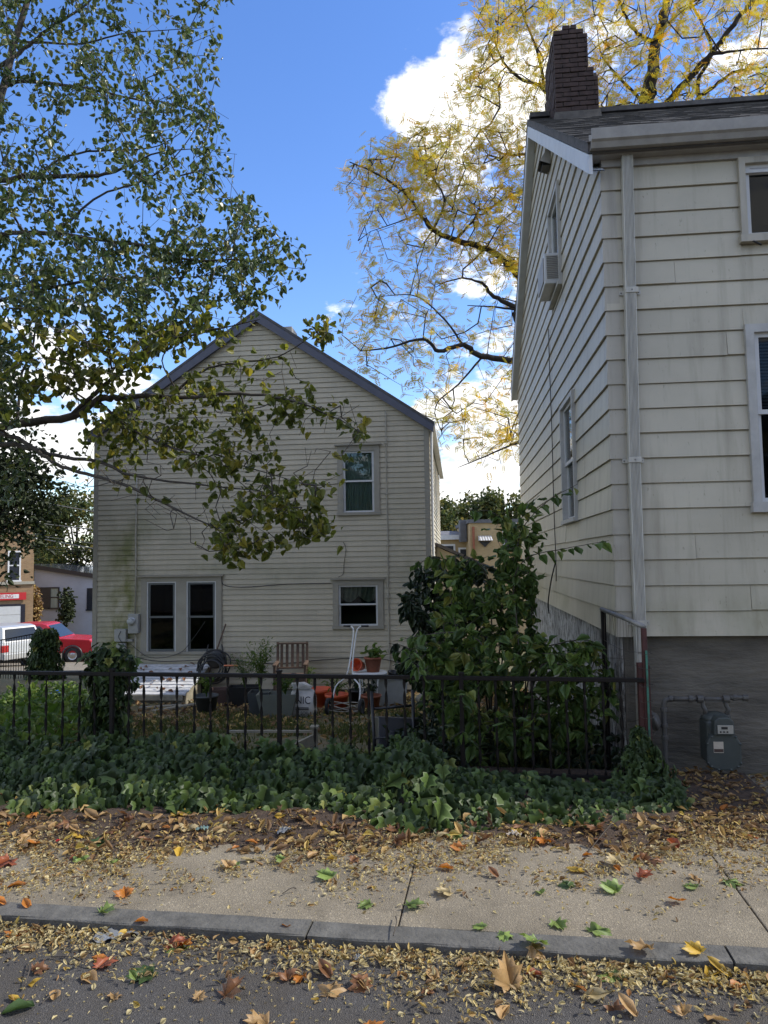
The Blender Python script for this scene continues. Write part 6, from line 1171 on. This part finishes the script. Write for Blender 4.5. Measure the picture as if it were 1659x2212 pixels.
for i, (x, Y, h, rx, rz, lab) in enumerate([(962, 56, 10.6, 2.6, 3.4, 'yellow-green tree behind the low yellow rowhouse'), (1035, 58, 12.0, 2.8, 3.8, 'rounded green tree behind the taller yellow brick house'), (1092, 57, 12.0, 2.5, 3.9, 'upright green tree close to the gable wall, behind the yellow brick houses'), (1000, 64, 9.8, 4, 3, 'dark low tree behind the chimney of the yellow brick house')]):
    p = at(x, 1200, Y); far_tree('background_tree', lab, (p[0], Y, -3.5), h, rx, rz, 'leaf_far', 5200, .27, 'trees behind the yellow brick houses', .2, 16)
# houses across the street, behind the viewer, added to cut sky light; seen only in glass
for i, (x, wd_, hh_, m_, lab) in enumerate([(-11, 9.5, 8.5, 'tan_brick', 'tan brick house added across the street to cut sky light, mirrored in the windows'), (1, 9, 9.2, 'siding_left', 'cream sided house added across the street to cut sky light, mirrored in the windows'), (13, 10, 8.8, 'yellow_brick', 'yellow brick house added across the street to cut sky light, mirrored in the windows')]):
    t = thing('house_across', lab, 'house', (x, -17, 0)); MB().box(-wd_/2, wd_/2, -9, 0, -.2, hh_-2.5).build('wall', m_, t); MB().prism([(-wd_/2-.3, hh_-2.5), (wd_/2+.3, hh_-2.5), (0, hh_+.6)], -9.2, .3).build('roof', 'roof_grey', t)
    for k in range(3):
        for z_ in (1.0, 3.8):
            f = MB().box(-3.6+k*2.8, -2.4+k*2.8, .005, .06, z_, z_+1.6).build('window', 'far_white', t); part('pane', 'far_dark', f, -3.5+k*2.8, -2.5+k*2.8, .061, .07, z_+.1, z_+1.5)
# ------------------------------------------------------------------ fallen leaves on walk, soil and street
FM = {}
def fmesh(kind, col, k):
    key = (kind, col, k)
    if key not in FM:
        V, T = dict(maple=MAPLE, oval=OVAL)[kind][k]; V = V.copy()
        if kind == 'maple':          # a stalk on every maple leaf
            o = len(V); V = np.concatenate([V, [[-.012, .02, .0], [.012, .02, .0], [.05, -.55, .06]]]); T = np.concatenate([T, [[o, o+1, o+2]]])
        me = mesh_np('fallen_leaf', V, T, np.zeros(len(V))); me.materials.append(MT['fall_'+col]); FM[key] = me
    return FM[key]
SURFN = {'walk': 'concrete walk', 'curb': 'bluestone curb', 'street': 'asphalt', 'soil': 'dark soil strip'}
CN = dict(green='pale green', darkgreen='dark green', yellow='bright yellow', orange='orange', tan='tan', brown='brown', beige='beige', red='rusty red')
def where(x, y):
    u, v = SUV(x, y)
    if v < CURB_V: return 'street'
    if v < .01: return 'curb'
    return 'soil' if v > soil_edge(u)+.1 and u < 2.2 else 'walk'
def drop(p, kind, col, size, yaw=None, label=None, tilt=.25, group=True, k=None, lift=0):
    z_ = surf(p[0], p[1]); w_ = where(p[0], p[1])
    k = rng.integers(0, 4 if kind == 'maple' else 3) if k is None else k
    o = link('fallen_leaf', fmesh(kind, col, int(k)), None); yaw = rng.uniform(0, 6.28) if yaw is None else yaw
    o.matrix_basis = Matrix.Translation((p[0], p[1], z_+.005+size*.16*abs(tilt)+lift)) @ Matrix.Rotation(yaw, 4, 'Z') @ Matrix.Rotation(rng.normal(0, tilt), 4, 'X') @ Matrix.Rotation(rng.normal(0, tilt), 4, 'Y') @ Matrix.Scale(size, 4)
    kn = 'maple leaf' if kind == 'maple' else 'oval leaf'
    if label: tag(o, label, 'leaf')
    else: tag(o, f"{CN[col]} fallen {kn} lying on the {SURFN[w_]}", 'leaf', f"{CN[col]} {kn.replace('leaf', 'leaves')} on the {SURFN[w_]}")
    return o
for (x, y, kind, col, size, yaw, lab) in [
 (718, 1898, 'maple', 'green', .10, 1.2, None), (800, 1955, 'maple', 'green', .075, 2.0, None), (880, 1960, 'maple', 'green', .10, 4.5, None), (1333, 1932, 'maple', 'green', .10, .6, None), (1200, 1995, 'maple', 'green', .08, 3.4, None),
 (1280, 2016, 'maple', 'green', .115, 5.2, 'largest pale green maple leaf, lying on the walk at the curb edge'), (1162, 2037, 'maple', 'green', .105, 2.4, None), (1566, 1905, 'maple', 'green', .10, 4.2, None), (1505, 1921, 'maple', 'green', .07, 1.0, None), (1230, 1920, 'maple', 'darkgreen', .07, .3, None), (1045, 2008, 'maple', 'green', .065, .9, None), (1090, 2018, 'maple', 'green', .07, 2.9, None),
 (985, 1815, 'maple', 'green', .08, .1, None), (222, 1828, 'maple', 'darkgreen', .13, 1.4, None), (242, 1866, 'maple', 'green', .08, .2, None), (218, 1975, 'maple', 'green', .08, 5.4, None), (395, 2062, 'maple', 'green', .085, 1.0, None), (330, 2112, 'maple', 'darkgreen', .13, 2.1, 'large dark green maple leaf curled on the asphalt beside the leaf drift'), (75, 2187, 'oval', 'darkgreen', .12, 1.9, None), (1330, 2130, 'maple', 'green', .10, .4, None),
 (270, 1941, 'maple', 'orange', .075, .4, None), (980, 1882, 'oval', 'orange', .09, 1.2, None), (972, 1932, 'maple', 'beige', .085, 1.7, None), (1466, 1838, 'oval', 'red', .11, .2, 'rusty red leaf standing on edge by the trailing ivy mound'), (1104, 2150, 'maple', 'tan', .125, .15, 'big tan maple leaf standing half upright on the asphalt'), (1325, 2189, 'maple', 'brown', .10, 3.6, 'star-shaped brown maple leaf flat on the asphalt'),
 (1172, 2120, 'oval', 'red', .07, 1.6, None), (1380, 2105, 'oval', 'tan', .11, 1.1, None), (1400, 2085, 'maple', 'tan', .095, 2.2, None), (1150, 2080, 'maple', 'tan', .085, 4.0, None), (1580, 2090, 'oval', 'yellow', .10, .9, None), (1545, 2110, 'oval', 'yellow', .09, 2.3, None), (1515, 2095, 'maple', 'yellow', .08, .5, None), (1440, 2125, 'oval', 'yellow', .075, .3, None),
 (790, 2150, 'maple', 'brown', .085, .9, None), (622, 2036, 'oval', 'orange', .07, .4, None), (320, 1995, 'oval', 'orange', .07, 1.4, None), (35, 2037, 'maple', 'orange', .10, .3, None), (20, 1862, 'maple', 'red', .12, 2.8, None), (12, 1985, 'oval', 'orange', .09, 1.2, None), (55, 1915, 'oval', 'orange', .10, 1.6, None), (60, 1965, 'oval', 'orange', .07, .7, None), (45, 2175, 'oval', 'yellow', .06, 1.3, None), (115, 2175, 'oval', 'tan', .07, .3, None),
 (105, 1797, 'maple', 'tan', .12, .6, None), (160, 1790, 'maple', 'brown', .12, 2.0, None), (70, 1810, 'maple', 'tan', .12, 3.0, None), (210, 1785, 'oval', 'tan', .13, 1.0, None), (265, 1775, 'maple', 'brown', .12, 4.2, None), (320, 1780, 'oval', 'tan', .12, .2, None), (180, 1815, 'maple', 'yellow', .12, .5, None), (400, 1770, 'maple', 'yellow', .11, 2.2, None), (90, 1825, 'oval', 'orange', .10, 2.6, None), (490, 1800, 'maple', 'beige', .10, .9, None), (400, 1805, 'maple', 'beige', .09, 0, None),
 (1150, 1830, 'maple', 'brown', .10, .5, None), (1180, 1820, 'maple', 'orange', .09, 2.5, None), (1210, 1815, 'oval', 'tan', .10, .3, None), (860, 1800, 'maple', 'brown', .10, 1.5, None), (1290, 1800, 'maple', 'brown', .11, 2.5, None), (1000, 1840, 'maple', 'orange', .09, 1.0, None), (690, 2170, 'oval', 'yellow', .055, 1.9, None), (60, 2140, 'oval', 'yellow', .06, 5.0, None), (240, 2085, 'oval', 'orange', .08, 1.5, None), (40, 1830, 'maple', 'tan', .11, 5.0, None), (1410, 1840, 'oval', 'beige', .06, 1.9, None), (1280, 1850, 'oval', 'orange', .06, 1.2, None)]:
    p = gr(x, y, 0 if y < 2040-(829-x)*.07 else -.06); o = drop(p, kind, col, size, yaw, lab, .10 if col not in ('tan', 'brown', 'red') else .25)
    if lab and 'upright' in lab: o.matrix_basis = Matrix.Translation((p[0], p[1], surf(p[0], p[1])+.015)) @ Matrix.Rotation(.3, 4, 'Z') @ Matrix.Rotation(R(55), 4, 'X') @ Matrix.Rotation(R(12), 4, 'Y') @ Matrix.Scale(size, 4)
cols = ['tan', 'brown', 'orange', 'yellow', 'beige', 'red', 'green']; pr_ = [.26, .26, .14, .12, .14, .04, .04]
cnt = 0
while cnt < 170:          # the rest of the loose leaves
    u = rng.uniform(-3.2, 3.0); a = rng.random()
    if a < .55: v = soil_edge(u)+rng.uniform(-.25, .5)
    elif a < .85: v = CURB_V-abs(rng.normal(0, .22))-.03
    else: v = rng.uniform(.05, .9) if a < .93 else rng.uniform(-.8, -.2)
    x, y = S(u, v); drop((x, y), 'maple' if rng.random() < .4 else 'oval', cols[rng.choice(7, p=pr_)], rng.uniform(.045, .10), tilt=.22, lift=.006 if a < .85 else 0); cnt += 1
def flakes(name, n, fu, mt, size, label, tiltn=.45, lift=.0):
    u, v = fu(n); P_ = [S(a, b) for a, b in zip(u, v)]; pts = np.array([(x, y, surf(x, y)+.004+lift*rng.random()) for x, y in P_]); n = len(pts)
    o = foliage(None, FLAKE+OVAL[:2], pts, rot_tip(rng.normal(0, 1, (n, 3))*np.array([1, 1, .3]), rng.normal(0, tiltn, (n, 3))+np.array([0, 0, 1])), size[0]+(size[1]-size[0])*rng.random(n)**1.8, mt, 0, name); tag(o, label, 'leaf litter', kind='stuff')
def nz2(u, v): return np.sin(u*3.1+v*2)+np.sin(u*7.7-v*9)+.7*np.sin(u*17+v*23)
def gut(n):
    u = rng.uniform(-3.4, 3.4, n*3); w_ = .20+.10*np.sin(u*1.9+1)+.06*np.sin(u*5)+.16*np.exp(-((u+1.4)/.9)**2); v = CURB_V-.004-np.abs(rng.normal(0, 1, n*3))*w_*.62; dens = .55+.45*np.sin(u*2.3+.6)*np.sin(u*.9+2); gap = 1-.8*np.exp(-((u+.15)/.22)**2)*(v < CURB_V-.12)
    k = (rng.random(n*3) < np.clip(dens*gap+.25, 0, 1)); return u[k][:n], v[k][:n]
flakes('curbside_litter', 9000, gut, 'litter', (.008, .036), 'thick drift of pale yellow leaflets on the asphalt along the curb', .6, .022)
flakes('curbside_litter_coarse', 450, gut, 'litter_brown', (.025, .05), 'curled brown leaf scraps mixed in the drift along the curb', .6, .03)
def soilf(n):
    u = rng.uniform(-3.5, 2.6, n*2); e = np.array([soil_edge(a) for a in u]); v = e+rng.normal(-.03, .24, n*2); k = (nz2(u, v)+rng.normal(0, .5, n*2) > -.2) & (v > .03); return u[k][:n], v[k][:n]
flakes('soil_litter', 10500, soilf, 'litter', (.008, .030), 'pale leaflet scraps scattered over the dark soil strip', .5, .008)
flakes('soil_litter_brown', 2400, soilf, 'litter_brown', (.01, .04), 'brown leaf crumbs over the dark soil strip', .5, .01)
def underivy(n):
    u = rng.uniform(-3.6, 2.4, n); v = np.array([soil_edge(a) for a in u])+.02+.62*rng.random(n); return u, v
flakes('ivy_edge_litter', 2000, underivy, 'litter_brown', (.02, .085), 'brown and yellow leaves gathered on the soil along the ivy', .4, .012)
def walkf(n): u = rng.uniform(-3.4, 3.2, n); v = .03+1.0*rng.random(n)**.6; return u, v
flakes('walk_litter', 1300, walkf, 'litter', (.008, .026), 'stray pale leaflets on the concrete walk')
def strf(n): u = rng.uniform(-2.4, 2.2, n); v = CURB_V-.15-1.0*rng.random(n); return u, v
flakes('street_litter', 2000, strf, 'litter', (.006, .03), 'stray pale leaflets and crumbs on the asphalt')
def rgt(n): u = rng.uniform(1.6, 3.6, n); v = 1.0+1.5*rng.random(n)**.7; return u, v
flakes('house_litter', 1500, rgt, 'litter_brown', (.02, .07), 'brown leaves drifted in front of the gas meter', .5, .01)
# twigs, litter bits
tw_n = 0
for (x0_, y0_, x1_, y1_) in [(60, 2080, 52, 2130), (110, 2065, 190, 2085), (855, 2000, 850, 2045), (860, 2150, 930, 2125), (610, 1950, 640, 1940), (90, 2165, 120, 2145), (1030, 1850, 1060, 1856), (1270, 1860, 1330, 1800)]:
    a_, b_ = gr(x0_, y0_, -.03), gr(x1_, y1_, -.03); a_[2] = surf(a_[0], a_[1])+.01; b_[2] = surf(b_[0], b_[1])+.014; mid = (a_+b_)/2+np.array([.01, .008, .012]); o = MB().tube(cat_rom([a_, mid, b_], 3), .0028, 5, False).build('twig', 'bark'); tag(o, f"thin brown twig lying on the {SURFN[where(a_[0], a_[1])]}", 'twig', f"twigs on the {SURFN[where(a_[0], a_[1])]}")
def crumple(name, x, y, z_, sx, sy, h, mt, label, cat, yaw=0):
    p = gr(x, y, z_); nx_, ny_ = 14, 8; V_ = []
    for j in range(ny_):
        for i in range(nx_): a, b = i/(nx_-1)-.5, j/(ny_-1)-.5; V_.append((a*sx*(1-.3*abs(b)), b*sy*(1+.3*math.sin(i*1.7)), h*(.5+.5*math.sin(i*1.9+j*.7))*(1-abs(a))+rng.normal(0, h*.12)))
    o = MB().add(V_, [(j*nx_+i, j*nx_+i+1, (j+1)*nx_+i+1, (j+1)*nx_+i) for j in range(ny_-1) for i in range(nx_-1)], True).build(name, mt); o.location = (p[0], p[1], surf(p[0], p[1])+.012); o.rotation_euler = (0, 0, yaw); tag(o, label, cat); return o
MT['film'] = mat('clear plastic film', (.22, .23, .235), .25, .3, 30); MT['wrapper'] = mat('blue snack wrapper', (.05, .20, .30), .35, .6, 60, (.35, .38, .20)); MT['red_bit'] = mat('red plastic', (.55, .02, .02), .4, .1)
crumple('plastic_film', 255, 2022, -.04, .22, .09, .014, 'film', 'crumpled clear plastic film caught in the leaves at the curb', 'litter', R(28))
crumple('snack_wrapper', 437, 1795, .02, .085, .035, .02, 'wrapper', 'small blue printed snack wrapper on the soil under the ivy', 'litter', R(15))
crumple('plastic_film', 615, 1800, .02, .09, .05, .035, 'film', 'torn clear plastic scrap on the soil under the ivy', 'litter', R(55))
crumple('paper_scrap', 1110, 1800, .02, .10, .04, .02, 'paper', 'pale paper scrap among the leaves by the ivy', 'litter', R(-10))
crumple('paper_scrap', 775, 2085, -.06, .05, .03, .012, 'film', 'small white scrap on the asphalt beside the leaf drift', 'litter', R(20))
crumple('plastic_bit', 125, 1817, .02, .028, .012, .012, 'red_bit', 'tiny red plastic bit on the leaf-strewn soil', 'litter', R(50))
